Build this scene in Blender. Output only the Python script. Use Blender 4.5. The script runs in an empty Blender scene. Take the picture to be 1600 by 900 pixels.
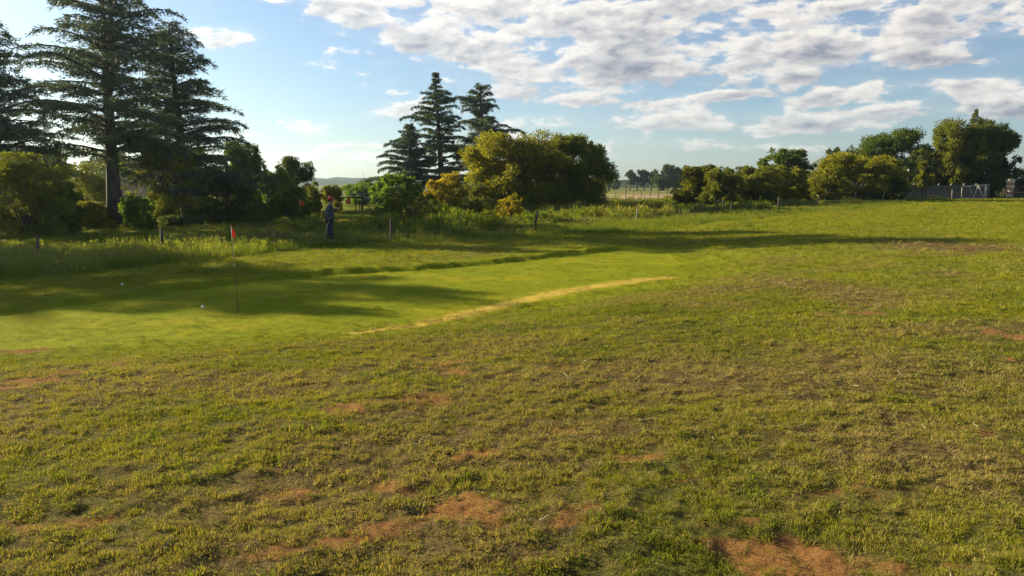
import bpy, math, random
import numpy as np
R = math.radians
PI = math.pi
random.seed(7)
rng = np.random.default_rng(11)
S = bpy.context.scene
COL = S.collection

# ------------------------------------------------------------------ camera
F = 1232.0                      # focal length in pixels of the 1600 px wide photograph
H = 2.2                         # eye height above the putting green
PITCH = math.atan(160.0 / F)
cam_d = bpy.data.cameras.new('camera')
cam = bpy.data.objects.new('camera', cam_d)
COL.objects.link(cam)
cam.location = (0, 0, H)
cam.rotation_euler = (PI / 2 - PITCH, 0, 0)
cam_d.sensor_width = 36
cam_d.lens = 36 * F / 1600
cam_d.clip_start = 0.1
cam_d.clip_end = 20000
S.camera = cam

# ------------------------------------------------------------------ light
SUN_AZ = R(60)                  # to the left of the view direction
SUN_EL = R(18)
SUNV = np.array([-math.sin(SUN_AZ) * math.cos(SUN_EL), math.cos(SUN_AZ) * math.cos(SUN_EL), math.sin(SUN_EL)])
sun_d = bpy.data.lights.new('sun', 'SUN')
sun_d.energy = 5.0
sun_d.angle = R(0.55)
sun_d.color = (1.0, 0.85, 0.54)
sun = bpy.data.objects.new('sun', sun_d)
COL.objects.link(sun)
sun.rotation_euler = (PI / 2 - SUN_EL, 0, PI + math.atan2(SUNV[0], -SUNV[1]) )
from mathutils import Vector
sun.rotation_euler = Vector(SUNV).to_track_quat('Z', 'Y').to_euler()
S.view_settings.view_transform = 'Standard'
S.view_settings.look = 'None'
S.view_settings.gamma = 1.0
S.view_settings.exposure = 1.62
S.render.film_transparent = False
S.cycles.use_denoising = True
S.cycles.max_bounces = 6
S.cycles.diffuse_bounces = 3
S.cycles.transmission_bounces = 3
S.cycles.transparent_max_bounces = 6
S.cycles.volume_bounces = 0

def px_dir(px, py):
    cx = (px - 800) / F
    cy = (450 - py) / F
    return np.array([cx, math.cos(PITCH) + cy * math.sin(PITCH), -math.sin(PITCH) + cy * math.cos(PITCH)])

# ------------------------------------------------------------------ node helpers
class NT:
    def __init__(s, tree):
        s.t = tree
    def n(s, typ, **kw):
        nd = s.t.nodes.new(typ)
        for k, v in kw.items():
            setattr(nd, k, v)
        return nd
    def l(s, a, b):
        s.t.links.new(a, b)
    def put(s, sock, v):
        if hasattr(v, 'is_output') or isinstance(v, bpy.types.NodeSocket):
            s.l(v, sock)
        else:
            sock.default_value = v
    def math(s, op, a, b=None, c=None, clamp=False):
        nd = s.n('ShaderNodeMath', operation=op, use_clamp=clamp)
        s.put(nd.inputs[0], a)
        if b is not None: s.put(nd.inputs[1], b)
        if c is not None: s.put(nd.inputs[2], c)
        return nd.outputs[0]
    def vmath(s, op, a, b=None):
        nd = s.n('ShaderNodeVectorMath', operation=op)
        s.put(nd.inputs[0], a)
        if b is not None: s.put(nd.inputs[1], b)
        return nd.outputs['Value'] if op in ('LENGTH', 'DOT_PRODUCT') else nd.outputs[0]
    def rng(s, v, a, b, c=0.0, d=1.0, smooth=False):
        nd = s.n('ShaderNodeMapRange', interpolation_type='SMOOTHSTEP' if smooth else 'LINEAR')
        nd.clamp = True
        s.put(nd.inputs[0], v)
        for i, q in enumerate((a, b, c, d)): s.put(nd.inputs[i + 1], q)
        return nd.outputs[0]
    def noise(s, vec, scale, detail=4, rough=0.55, dist=0.0, dim='3D'):
        nd = s.n('ShaderNodeTexNoise', noise_dimensions=dim)
        s.put(nd.inputs['Vector'], vec)
        nd.inputs['Scale'].default_value = scale
        nd.inputs['Detail'].default_value = detail
        nd.inputs['Roughness'].default_value = rough
        nd.inputs['Distortion'].default_value = dist
        return nd.outputs[0]
    def mix(s, f, a, b):
        nd = s.n('ShaderNodeMix', data_type='RGBA')
        s.put(nd.inputs[0], f)
        s.put(nd.inputs[6], col4(a)); s.put(nd.inputs[7], col4(b))
        return nd.outputs[2]
    def mapping(s, vec, loc=(0, 0, 0), rot=(0, 0, 0), scale=(1, 1, 1), typ='POINT'):
        nd = s.n('ShaderNodeMapping', vector_type=typ)
        s.put(nd.inputs[0], vec)
        s.put(nd.inputs[1], loc) if typ != 'NORMAL' else None
        s.put(nd.inputs[2], rot)
        s.put(nd.inputs[3], scale)
        return nd.outputs[0]
    def combine(s, x, y, z=0.0):
        nd = s.n('ShaderNodeCombineXYZ')
        for i, q in enumerate((x, y, z)): s.put(nd.inputs[i], q)
        return nd.outputs[0]
    def attr(s, name, typ='GEOMETRY'):
        nd = s.n('ShaderNodeAttribute', attribute_type=typ, attribute_name=name)
        return nd.outputs['Fac']

def col4(c):
    if isinstance(c, bpy.types.NodeSocket): return c
    return (c[0], c[1], c[2], 1.0)

# ------------------------------------------------------------------ sky and clouds
world = bpy.data.worlds.new('World')
S.world = world
world.use_nodes = True
T = NT(world.node_tree)
world.node_tree.nodes.clear()
sky = T.n('ShaderNodeTexSky', sky_type='NISHITA')
sky.sun_disc = False
sky.sun_elevation = SUN_EL
sky.sun_rotation = -SUN_AZ
sky.air_density = 1.0
sky.dust_density = 0.7
sky.ozone_density = 2.5
gen = T.n('ShaderNodeTexCoord').outputs['Generated']
sp = T.n('ShaderNodeSeparateXYZ'); T.l(gen, sp.inputs[0])
az = T.math('ARCTAN2', sp.outputs[0], sp.outputs[1])
el = T.math('ARCSINE', sp.outputs[2])
uv = T.combine(az, el)
def azel(px, py):
    d = px_dir(px, py)
    return math.atan2(d[0], d[1]), math.atan2(d[2], math.hypot(d[0], d[1]))
# cloud banks: centre x, y, half width, half height (photo pixels), tilt, strength
BANKS = [
    (555, 18, 80, 26, -10, 1.35), (640, 60, 90, 26, -20, 1.1), (500, 244, 120, 8, 0, 1.0), (1130, 150, 110, 10, 3, 1.0),
    (650, 28, 190, 46, -8, 1.0), (860, 30, 300, 70, -3, 1.1), (1030, 62, 260, 72, -4, 1.2), (1240, 78, 300, 52, -3, 1.1),
    (760, 88, 190, 44, -14, 1.0), (930, 105, 240, 46, 2, 1.0), (1430, 55, 110, 44, 4, .95), (1060, 8, 130, 20, 0, .8),
    (1350, 6, 100, 16, 0, .8), (1560, 18, 120, 42, -22, 1.0), (1440, 14, 22, 14, 30, .7),
    (1250, 120, 90, 16, 8, .85), (1385, 98, 40, 22, 20, .85), (1100, 130, 90, 9, 0, .7),
    (1320, 148, 110, 18, 10, .9), (1440, 130, 60, 9, 8, .75), (1530, 138, 66, 22, 0, .95),
    (1060, 160, 130, 13, 3, .75), (850, 150, 150, 22, -5, .8), (1270, 190, 190, 20, 2, .95), (1400, 178, 120, 18, 6, .9), (1560, 172, 120, 18, 0, .9),
    (1010, 190, 190, 22, 0, .75), (870, 190, 120, 16, 0, .7), (1130, 232, 260, 14, 0, .5), (1000, 225, 220, 26, 0, .55),
    (620, 176, 60, 13, 8, .85), (655, 170, 80, 12, 0, .7), (355, 62, 50, 17, 8, .95), (300, 50, 60, 10, 4, .7), (430, 2, 30, 6, 0, .8),
    (540, 230, 90, 8, 2, .75), (530, 246, 130, 9, 2, .7), (600, 100, 30, 6, 0, .4), (820, 215, 160, 18, 0, .5)]
sundot = T.vmath('DOT_PRODUCT', gen, tuple(SUNV))
near = T.rng(sundot, .35, .98, 0, 1)
cov = None
for (bx, by, rx, ry, rot, w) in BANKS:
    w = w * .93 if rx > 180 and by < 110 else max(w * 1.12, w)
    a, e = azel(bx, by)
    m = T.mapping(uv, (a, e, 0), (0, 0, R(rot)), (rx * 1.25 / F, ry * 1.35 / F, 1), 'TEXTURE')
    g = T.rng(T.vmath('LENGTH', m), 1.0, 0.25, 0.0, w)
    ysep = T.n('ShaderNodeSeparateXYZ'); T.l(m, ysep.inputs[0])
    gy = T.math('MULTIPLY', g, ysep.outputs[1])
    num = gy if cov is None else T.math('ADD', num, gy)
    den = g if cov is None else T.math('ADD', den, g)
    cov = g if cov is None else T.math('SMOOTH_MAX', cov, g, 0.2)
height = T.math('DIVIDE', num, T.math('MAXIMUM', den, .05))
# beyond the frame the same broken cloud goes on
ahead = T.rng(T.math('ABSOLUTE', az), .62, .8)
up = T.rng(el, .36, .5)
off = T.math('MAXIMUM', ahead, up)
wide = T.noise(T.mapping(uv, scale=(1, 2.2, 1)), 2.2, 2)
base = T.math('MULTIPLY', off, T.rng(wide, .48, .66, 0, .8))
base = T.math('MULTIPLY', base, T.rng(el, .03, .12))
cov = T.math('MAXIMUM', cov, base)
def puffs(offset):
    v = T.mapping(uv, offset, (0, 0, R(-4)), (1, 2.3, 1))
    a1 = T.noise(v, 9.5, 9, .57, .15)
    a2 = T.noise(v, 27, 8, .6, .2)
    a3 = T.noise(v, 70, 6, .6)
    return T.math('ADD', T.math('ADD', T.math('MULTIPLY', a1, .62), T.math('MULTIPLY', a2, .30)), T.math('MULTIPLY', a3, .08))
n0 = puffs((0, 0, 0))
fld = T.math('ADD', T.math('MULTIPLY', cov, .56), T.math('MULTIPLY', T.math('SUBTRACT', n0, .5), 3.0))
alpha = T.math('MAXIMUM', T.rng(fld, .23, .47, 0, 1, True), T.math('MULTIPLY', T.rng(cov, .05, .9, 0, .42), T.rng(n0, .36, .58, .35, 1)))
thick = T.rng(fld, .36, .92, 0, 1, True)
def soft(offset):
    v = T.mapping(uv, offset, (0, 0, R(-4)), (1, 2.3, 1))
    return T.noise(v, 9.5, 4, .57, .15)
relief = T.rng(T.math('SUBTRACT', soft((0, 0, 0)), soft((-.005, .014, 0))), -.05, .06, 0, 1)
lit = T.math('MULTIPLY_ADD', relief, .52, T.math('MULTIPLY', T.math('SUBTRACT', 1.0, thick), .62))
lit = T.math('ADD', lit, T.rng(height, -.45, .55, -.28, .26))
lit = T.math('ADD', lit, T.math('MULTIPLY', near, .16), clamp=True)
c_lit = T.mix(near, (6.6, 6.2, 5.7), (7.8, 7.6, 7.4))
c_shade = T.mix(near, (1.75, 1.9, 2.4), (3.1, 3.3, 3.8))
c_cloud = T.mix(lit, c_shade, c_lit)
skymul = T.n('ShaderNodeMix', data_type='RGBA', blend_type='MULTIPLY')
skymul.inputs[0].default_value = 1.0
T.l(sky.outputs[0], skymul.inputs[6]); T.l(T.mix(T.rng(sundot, .4, .85), T.mix(T.rng(el, 0, .30), (.76, .87, 1.0), (.70, .80, .93)), T.mix(T.rng(el, 0, .30), (.64, .76, .92), (.80, .88, .95))), skymul.inputs[7])
lowhaze = T.rng(el, .0, .11, .62, 1.0)
allsky = T.mix(T.math('MULTIPLY', T.math('MULTIPLY', alpha, .94), lowhaze), skymul.outputs[2], c_cloud)
bg = T.n('ShaderNodeBackground'); T.l(allsky, bg.inputs[0]); bg.inputs[1].default_value = 0.05
wo = T.n('ShaderNodeOutputWorld'); T.l(bg.outputs[0], wo.inputs[0])
world.cycles.sampling_method = 'MANUAL'
world.cycles.sample_map_resolution = 512

# ------------------------------------------------------------------ noise in numpy
_tab = rng.random((256, 256))
def vnoise(x, y, s=0):
    x = np.asarray(x, float) + 37.3 * s; y = np.asarray(y, float) - 21.7 * s
    xi = np.floor(x).astype(int); yi = np.floor(y).astype(int)
    fx = x - xi; fy = y - yi
    fx = fx * fx * (3 - 2 * fx); fy = fy * fy * (3 - 2 * fy)
    a = _tab[xi % 256, yi % 256]; b = _tab[(xi + 1) % 256, yi % 256]
    c = _tab[xi % 256, (yi + 1) % 256]; d = _tab[(xi + 1) % 256, (yi + 1) % 256]
    return (a * (1 - fx) + b * fx) * (1 - fy) + (c * (1 - fx) + d * fx) * fy
def fbm(x, y, s=0, o=4):
    r = 0; amp = .5; t = 0
    for k in range(o):
        r = r + amp * vnoise(x * 2 ** k, y * 2 ** k, s + k * 3); t += amp; amp *= .55
    return r / t
def sstep(x, a, b):
    t = np.clip((np.asarray(x, float) - a) / (b - a), 0, 1)
    return t * t * (3 - 2 * t)

# ------------------------------------------------------------------ terrain
# near edge of the putting green (runs from the left towards the far right) and its far edge
NEAR_E = np.array([(-30, 4.0), (-12, 8.3), (-7.5, 9.6), (-5, 10.5), (-2.6, 11.9), (-.6, 13.5), (1.5, 15.9), (3.9, 19.0), (5.4, 23.0), (6.3, 30), (7.5, 60), (9, 130)])
GREEN = [(-9.6, 12.2), (-8.6, 13.4), (-7.4, 15.6), (-6.0, 18.0), (-4.4, 19.4), (-2.4, 20.4), (0, 22.6), (2.2, 25.2), (3.8, 26.9), (4.8, 26.6),
         (5.0, 24.6), (4.7, 21.8), (3.9, 19.2), (2.7, 17.5), (1.5, 16.0), (.2, 14.5), (-1.2, 13.0), (-2.6, 12.0), (-5, 10.9), (-7.5, 10.3), (-9.2, 11.0)]
def seg_dist(x, y, pts, closed=False):
    best = np.full(np.shape(x), 1e9)
    n = len(pts)
    for i in range(n if closed else n - 1):
        ax, ay = pts[i]; bx, by = pts[(i + 1) % n]
        dx, dy = bx - ax, by - ay
        t = np.clip(((x - ax) * dx + (y - ay) * dy) / (dx * dx + dy * dy), 0, 1)
        best = np.minimum(best, np.hypot(x - ax - t * dx, y - ay - t * dy))
    return best
def inside(x, y, pts):
    r = np.zeros(np.shape(x), bool); n = len(pts)
    for i in range(n):
        ax, ay = pts[i]; bx, by = pts[(i + 1) % n]
        c = ((ay > y) != (by > y)) & (x < (bx - ax) * (y - ay) / (by - ay + 1e-12) + ax)
        r ^= c
    return r
def sd_near(x, y):               # > 0 on the camera's side of the green's near edge
    xe = np.interp(y, NEAR_E[:, 1], NEAR_E[:, 0])
    d = seg_dist(x, y, [tuple(p) for p in NEAR_E])
    s = np.where(x > xe, 1, -1)
    return d * s
def terrain(x, y, fine=True):
    x = np.asarray(x, float); y = np.asarray(y, float)
    r = np.hypot(x, y)
    slope = np.where(x > 0, 1.25 * (1 - np.exp(-np.maximum(x, 0) * .017 / 1.0)), .004 * x)
    slope = np.maximum(slope, -.25)
    slope = slope * sstep(r, 6, 30)
    s = sd_near(x, y)
    bank = .55 * (1 - np.exp(-np.maximum(s, 0) / 3.4)) * np.exp(-(np.maximum(r, 0) / 36.) ** 2)
    z = slope + bank
    gi = inside(x, y, GREEN); gd = seg_dist(x, y, GREEN, True)
    lip = np.where(gi, 0, sstep(gd + (fbm(x * 2.1, y * 2.1, 4, 2) - .5) * .25, .05, .4)) * sstep(-s, .8, 3.0)
    z = z * np.where(gi, 0, np.clip(gd / 2.2, 0, 1)) + lip * (.06 + .14 * (fbm(x * .9, y * .9, 14, 3)) * (.6 + .4 * sstep(x, -7, -3))) * np.exp(-gd / 6)
    # gentle swells, then lumps of the rough lawn
    z = z + (fbm(x * .12, y * .12, 3, 3) - .5) * .22 * sstep(r, 18, 60) * (r < 400)
    if fine:
        g = np.where(gi, .12, 1.0)
        z = z + (fbm(x * 1.1, y * 1.1, 5, 3) - .5) * .05 * g * (r < 60)
        z = z + (fbm(x * 5.5, y * 6.5, 8, 3) - .5) * .045 * g * (r < 40)
        z = z + (fbm(x * 15, y * 15, 12, 2) - .5) * .022 * g * (r < 12)
    # far country: falls away a little, then rolls up to low hills
    z = z - .9 * sstep(r, 95, 220) * np.where(x < 25, 1, .4)
    z = z + (fbm(x * .004, y * .004, 9, 3) - .42) * 9 * sstep(r, 250, 900)
    return z
def gz(x, y):
    return float(terrain(np.array([x]), np.array([y]))[0])
def gpx(px, py):                 # where the ray through a photo pixel meets the ground
    d = px_dir(px, py)
    t = np.linspace(1.5, 160, 6000)
    x = d[0] * t; y = d[1] * t; z = H + d[2] * t
    h = terrain(x, y, False)
    k = np.argmax(z < h)
    return float(x[k]), float(y[k])
def col_at(px, Y):               # ground point at depth Y in the photo's column px
    z = 0.0; x = 0
    for _ in range(4):
        a = (z - H) / Y
        cy = (a * math.cos(PITCH) + math.sin(PITCH)) / (math.cos(PITCH) - a * math.sin(PITCH))
        x = Y * ((px - 800) / F) / (math.cos(PITCH) + cy * math.sin(PITCH))
        z = gz(x, Y)
    return x, z
def ztop(py, Y):
    d = px_dir(800, py)
    return H + Y * d[2] / d[1]
def xat(px, py, Y):
    d = px_dir(px, py)
    return Y * d[0] / d[1]

# ------------------------------------------------------------------ mesh helpers
def mesh_np(name, V, Fc, mats, smooth=False, attrs=None, mi=None):
    V = np.asarray(V, np.float32); Fc = np.asarray(Fc, np.int32)
    me = bpy.data.meshes.new(name)
    k = Fc.shape[1]
    me.vertices.add(len(V)); me.vertices.foreach_set('co', V.ravel())
    me.loops.add(Fc.size); me.loops.foreach_set('vertex_index', Fc.ravel())
    me.polygons.add(len(Fc))
    me.polygons.foreach_set('loop_start', np.arange(0, Fc.size, k, dtype=np.int32))
    try: me.polygons.foreach_set('loop_total', np.full(len(Fc), k, np.int32))
    except Exception: pass
    if smooth: me.polygons.foreach_set('use_smooth', np.ones(len(Fc), bool))
    for m in (mats if isinstance(mats, (list, tuple)) else [mats]): me.materials.append(m)
    if mi is not None: me.polygons.foreach_set('material_index', np.asarray(mi, np.int32))
    me.update(calc_edges=True)
    for an, (dom, arr) in (attrs or {}).items():
        at = me.attributes.new(an, 'FLOAT', dom)
        at.data.foreach_set('value', np.asarray(arr, np.float32))
    return me
def link(name, me, parent=None, loc=(0, 0, 0)):
    o = bpy.data.objects.new(name, me); COL.objects.link(o)
    o.location = loc
    if parent is not None: o.parent = parent
    return o
def tag(o, label=None, cat=None, group=None, kind=None):
    if label: o['label'] = label
    if cat: o['category'] = cat
    if group: o['group'] = group
    if kind: o['kind'] = kind
    return o
def thing(name, label, cat, loc, rotz=0, group=None):
    o = bpy.data.objects.new(name, None); COL.objects.link(o)
    o.location = loc; o.rotation_euler = (0, 0, rotz); o.empty_display_size = .3
    return tag(o, label, cat, group)
class MB:
    """collects polygons of mixed size; build() links them as one mesh object"""
    def __init__(s): s.v = []; s.f = []
    def add(s, v, f):
        b = len(s.v); s.v += [tuple(p) for p in v]; s.f += [tuple(i + b for i in q) for q in f]
    def box(s, x0, x1, y0, y1, z0, z1, rz=0, o=(0, 0, 0)):
        c, n = math.cos(rz), math.sin(rz)
        P = []
        for z in (z0, z1):
            for x, y in ((x0, y0), (x1, y0), (x1, y1), (x0, y1)):
                P.append((o[0] + x * c - y * n, o[1] + x * n + y * c, o[2] + z))
        s.add(P, [(3, 2, 1, 0), (4, 5, 6, 7), (0, 1, 5, 4), (1, 2, 6, 5), (2, 3, 7, 6), (3, 0, 4, 7)])
    def tube(s, pts, rad, n=7, cap=True):
        pts = [Vector(p) for p in pts]
        if not isinstance(rad, (list, tuple)): rad = [rad] * len(pts)
        rings = []; up = None
        for i, p in enumerate(pts):
            t = (pts[min(i + 1, len(pts) - 1)] - pts[max(i - 1, 0)]).normalized()
            if up is None:
                up = Vector((0, 0, 1)) if abs(t.z) < .9 else Vector((1, 0, 0))
            a = t.cross(up).normalized(); b = a.cross(t).normalized(); up = b
            rings.append([p + (a * math.cos(2 * PI * k / n) + b * math.sin(2 * PI * k / n)) * rad[i] for k in range(n)])
        v = [q for r_ in rings for q in r_]; f = []
        for i in range(len(pts) - 1):
            for k in range(n):
                f.append((i * n + k, i * n + (k + 1) % n, (i + 1) * n + (k + 1) % n, (i + 1) * n + k))
        if cap:
            f.append(tuple(range(n - 1, -1, -1))); f.append(tuple((len(pts) - 1) * n + k for k in range(n)))
        s.add(v, f)
    def build(s, name, mat, parent=None, smooth=False, loc=(0, 0, 0)):
        me = bpy.data.meshes.new(name); me.from_pydata(s.v, [], s.f)
        me.materials.append(mat)
        if smooth: me.polygons.foreach_set('use_smooth', [True] * len(me.polygons))
        me.update()
        return link(name, me, parent, loc)

# ------------------------------------------------------------------ materials
def new_mat(name):
    m = bpy.data.materials.new(name); m.use_nodes = True
    t = NT(m.node_tree); m.node_tree.nodes.clear()
    out = t.n('ShaderNodeOutputMaterial')
    return m, t, out
def leaf_mat(name, ca, cb, trans=.35, cc=None, inst=False, tcol=(1.3, 1.3, .45), rough=.65, spec=.15):
    """two leaf colours picked leaf by leaf; light shines through the blades"""
    m, t, out = new_mat(name)
    a = t.attr('tint', 'INSTANCER' if inst else 'GEOMETRY')
    c = t.mix(a, ca, cb)
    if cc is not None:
        b = t.attr('bloom', 'INSTANCER' if inst else 'GEOMETRY')  # yellow leaf share: bloom, and on some crowns the sunlit side coloured in
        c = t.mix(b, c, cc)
    p = t.n('ShaderNodeBsdfPrincipled')
    t.l(c, p.inputs['Base Color']); p.inputs['Roughness'].default_value = rough
    p.inputs['Specular IOR Level'].default_value = spec
    tr = t.n('ShaderNodeBsdfTranslucent')
    mm = t.n('ShaderNodeMix', data_type='RGBA', blend_type='MULTIPLY'); mm.inputs[0].default_value = 1
    t.l(c, mm.inputs[6]); mm.inputs[7].default_value = (*tcol, 1)
    t.l(mm.outputs[2], tr.inputs[0])
    mx = t.n('ShaderNodeMixShader'); mx.inputs[0].default_value = trans
    t.l(p.outputs[0], mx.inputs[1]); t.l(tr.outputs[0], mx.inputs[2])
    t.l(mx.outputs[0], out.inputs[0])
    return m
def plain_mat(name, ca, cb=None, scale=6, rough=.8, bump=0.0, stretch=(1, 1, 1), metal=0, spec=.3):
    m, t, out = new_mat(name)
    tc = t.n('ShaderNodeTexCoord').outputs['Object']
    v = t.mapping(tc, scale=stretch)
    n = t.noise(v, scale, 5, .6)
    c = t.mix(t.rng(n, .35, .65), ca, cb or tuple(q * .7 for q in ca))
    p = t.n('ShaderNodeBsdfPrincipled')
    t.l(c, p.inputs['Base Color']); p.inputs['Roughness'].default_value = rough
    p.inputs['Metallic'].default_value = metal; p.inputs['Specular IOR Level'].default_value = spec
    if bump:
        b = t.n('ShaderNodeBump'); b.inputs['Strength'].default_value = bump; b.inputs['Distance'].default_value = .02
        t.l(n, b.inputs['Height']); t.l(b.outputs[0], p.inputs['Normal'])
    t.l(p.outputs[0], out.inputs[0])
    return m

BARK = plain_mat('bark', (.085, .07, .055), (.045, .037, .03), 3, .95, .8, (3, 3, .6))
BARK_PALE = plain_mat('pale_bark', (.22, .2, .16), (.12, .1, .08), 3, .95, .6, (3, 3, .6))
CEDAR = leaf_mat('cedar_needles', (.040, .066, .044), (.085, .115, .065), .28, tcol=(1.2, 1.25, .7), rough=.6)
WOOD = plain_mat('weathered_post', (.11, .085, .06), (.05, .04, .03), 9, .9, .6, (2, 2, .3))
WOOD_PALE = plain_mat('pale_post', (.27, .24, .19), (.16, .14, .11), 9, .9, .4, (2, 2, .3))
STEEL = plain_mat('galvanised_wire', (.3, .3, .3), (.16, .15, .14), 20, .5, 0, metal=.7)
WHITE = plain_mat('white_paint', (.55, .53, .48), (.4, .38, .34), 8, .6)

def lawn_ground_mat():
    m, t, out = new_mat('lawn_soil')
    geo = t.n('ShaderNodeNewGeometry').outputs['Position']
    bare = t.attr('bare'); dry = t.attr('dry'); lush = t.attr('lush')
    fine = t.noise(geo, 45, 5, .7)
    mid = t.noise(geo, 9, 4, .6)
    fine2 = t.noise(geo, 160, 3, .7)
    green = t.mix(t.rng(fine, .35, .65), t.mix(t.attr('away'), (.025, .03, .008), (.06, .075, .010)), t.mix(t.attr('away'), (.12, .12, .02), (.24, .24, .016)))
    green = t.mix(t.rng(fine2, .45, .7), green, (.17, .15, .05))
    thatch = t.mix(t.rng(fine, .35, .65), (.035, .025, .011), (.17, .125, .05))
    soil = t.mix(t.rng(fine, .3, .7), (.10, .055, .022), (.29, .145, .05))
    c = t.mix(t.rng(t.math('ADD', dry, t.math('MULTIPLY', t.math('SUBTRACT', fine, .5), .8)), .35, .75), green, thatch)
    c = t.mix(t.attr('collar'), c, t.mix(t.rng(fine, .3, .7), (.125, .15, .006), (.22, .24, .010)))
    c = t.mix(t.math('MULTIPLY', lush, t.math('SUBTRACT', 1.0, t.attr('collar'))), c, t.mix(t.rng(t.math('MULTIPLY_ADD', fine, .7, t.math('MULTIPLY', mid, .3)), .38, .62), t.mix(t.attr('away'), (.022, .026, .008), (.05, .065, .008)), t.mix(t.attr('away'), (.12, .125, .015), (.25, .26, .013))))
    c = t.mix(t.rng(t.math('ADD', bare, t.math('MULTIPLY', t.math('SUBTRACT', mid, .5), .7)), .35, .7), c, soil)
    c = t.mix(t.rng(t.math('ADD', t.attr('strip'), t.math('MULTIPLY', t.math('SUBTRACT', fine, .5), 1.2)), .3, .9), c, (.44, .32, .06))
    p = t.n('ShaderNodeBsdfPrincipled'); t.l(c, p.inputs['Base Color'])
    p.inputs['Roughness'].default_value = 1; p.inputs['Specular IOR Level'].default_value = .02
    b = t.n('ShaderNodeBump'); b.inputs['Strength'].default_value = .9; b.inputs['Distance'].default_value = .02
    t.l(t.math('ADD', fine, t.math('MULTIPLY', fine2, .4)), b.inputs['Height'])
    t.l(b.outputs[0], p.inputs['Normal'])
    t.l(p.outputs[0], out.inputs[0])
    return m
def green_mat():
    m, t, out = new_mat('putting_turf')
    geo = t.n('ShaderNodeNewGeometry').outputs['Position']
    fine = t.noise(geo, 70, 4, .7); mid = t.noise(geo, 1.3, 4, .6)
    c = t.mix(t.rng(fine, .3, .7), (.135, .165, .006), (.215, .24, .008))
    c = t.mix(t.rng(mid, .42, .66), c, (.165, .185, .008)); c = t.mix(t.rng(t.noise(geo, .5, 5, .65), .5, .62), c, (.24, .235, .012))
    c = t.mix(t.rng(t.math('ADD', t.attr('strip'), t.math('MULTIPLY', t.math('SUBTRACT', fine, .5), 1.2)), .3, .9), c, (.44, .32, .06))
    p = t.n('ShaderNodeBsdfPrincipled'); t.l(c, p.inputs['Base Color'])
    p.inputs['Roughness'].default_value = 1; p.inputs['Specular IOR Level'].default_value = .02
    b = t.n('ShaderNodeBump'); b.inputs['Strength'].default_value = .7; b.inputs['Distance'].default_value = .012
    t.l(fine, b.inputs['Height']); t.l(b.outputs[0], p.inputs['Normal'])
    t.l(p.outputs[0], out.inputs[0])
    return m
def far_mat():
    m, t, out = new_mat('far_fields')
    geo = t.n('ShaderNodeNewGeometry').outputs['Position']
    n = t.noise(geo, .006, 5, .6); f = t.noise(geo, .05, 5, .65)
    c = t.mix(t.rng(n, .4, .6), (.12, .15, .045), (.22, .19, .075))
    c = t.mix(t.rng(f, .52, .6), c, (.045, .065, .03))
    p = t.n('ShaderNodeBsdfPrincipled'); t.l(c, p.inputs['Base Color']); p.inputs['Roughness'].default_value = 1
    p.inputs['Specular IOR Level'].default_value = 0
    t.l(p.outputs[0], out.inputs[0])
    return m
M_PLOUGH = plain_mat('ploughed_earth', (.25, .165, .075), (.17, .115, .055), .25, 1, 0, (1, 3, 1))
M_LAWN, M_GREEN, M_FAR = lawn_ground_mat(), green_mat(), far_mat()

# ------------------------------------------------------------------ what grows where
SPOTS = []                                    # soil patches seen in the photograph: px, py, half width, half height, strength
for q in [(760, 708, 42, 9, 1), (725, 800, 75, 16, 1), (1000, 722, 60, 8, 1), (1250, 868, 110, 30, 1.25), (880, 680, 60, 8, .8), (500, 835, 45, 14, .9), (620, 825, 60, 12, .9),
          (1350, 866, 60, 18, .8), (715, 568, 28, 5, 1), (1345, 489, 32, 5, 1.1), (1290, 492, 30, 4, 1), (1592, 524, 24, 11, 1.3), (30, 545, 60, 9, 1), (115, 533, 24, 4, 1), (905, 822, 50, 9, .9),
          (205, 803, 40, 10, .9), (80, 812, 45, 12, .7), (1140, 820, 60, 10, .6), (590, 757, 30, 5, .9), (1440, 395, 60, 6, .55), (1500, 386, 60, 7, .5), (1170, 640, 30, 4, .7), (700, 450, 1, 1, 0),
          (1260, 700, 40, 6, .5), (1010, 580, 60, 5, .4), (450, 520, 30, 3, .8)]:
    x, y = gpx(q[0], q[1]); x2, _ = gpx(q[0] + q[2], q[1]); _, y2 = gpx(q[0], max(q[1] - q[3], 330))
    SPOTS.append((x, y, abs(x2 - x) + .05, abs(y2 - y) + .05, q[4]))
DRYS = []
for q in [(1335, 462, 70, 16, 1.2), (1470, 386, 90, 10, 1.2), (1500, 430, 50, 5, .6), (1240, 440, 60, 6, .5), (1040, 600, 200, 30, .45), (60, 540, 110, 20, .5), (900, 690, 220, 40, .35), (200, 540, 80, 10, .5), (1350, 700, 200, 50, .25), (520, 520, 70, 4, .8)]:
    x, y = gpx(q[0], q[1]); x2, _ = gpx(q[0] + q[2], q[1]); _, y2 = gpx(q[0], q[1] - q[3])
    DRYS.append((x, y, abs(x2 - x) + .05, abs(y2 - y) + .05, q[4]))
STRIP = [gpx(560, 522), gpx(650, 509), gpx(720, 493), gpx(800, 473), gpx(880, 455), gpx(960, 443), gpx(1050, 433)]
def collar_at(x, y):
    d = np.where(inside(x, y, GREEN), 0, seg_dist(x, y, GREEN, True)) + (fbm(x * 1.3, y * 1.3, 38, 4) - .5) * 1.6
    return 1 - sstep(d, .1, 2.2)
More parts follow.
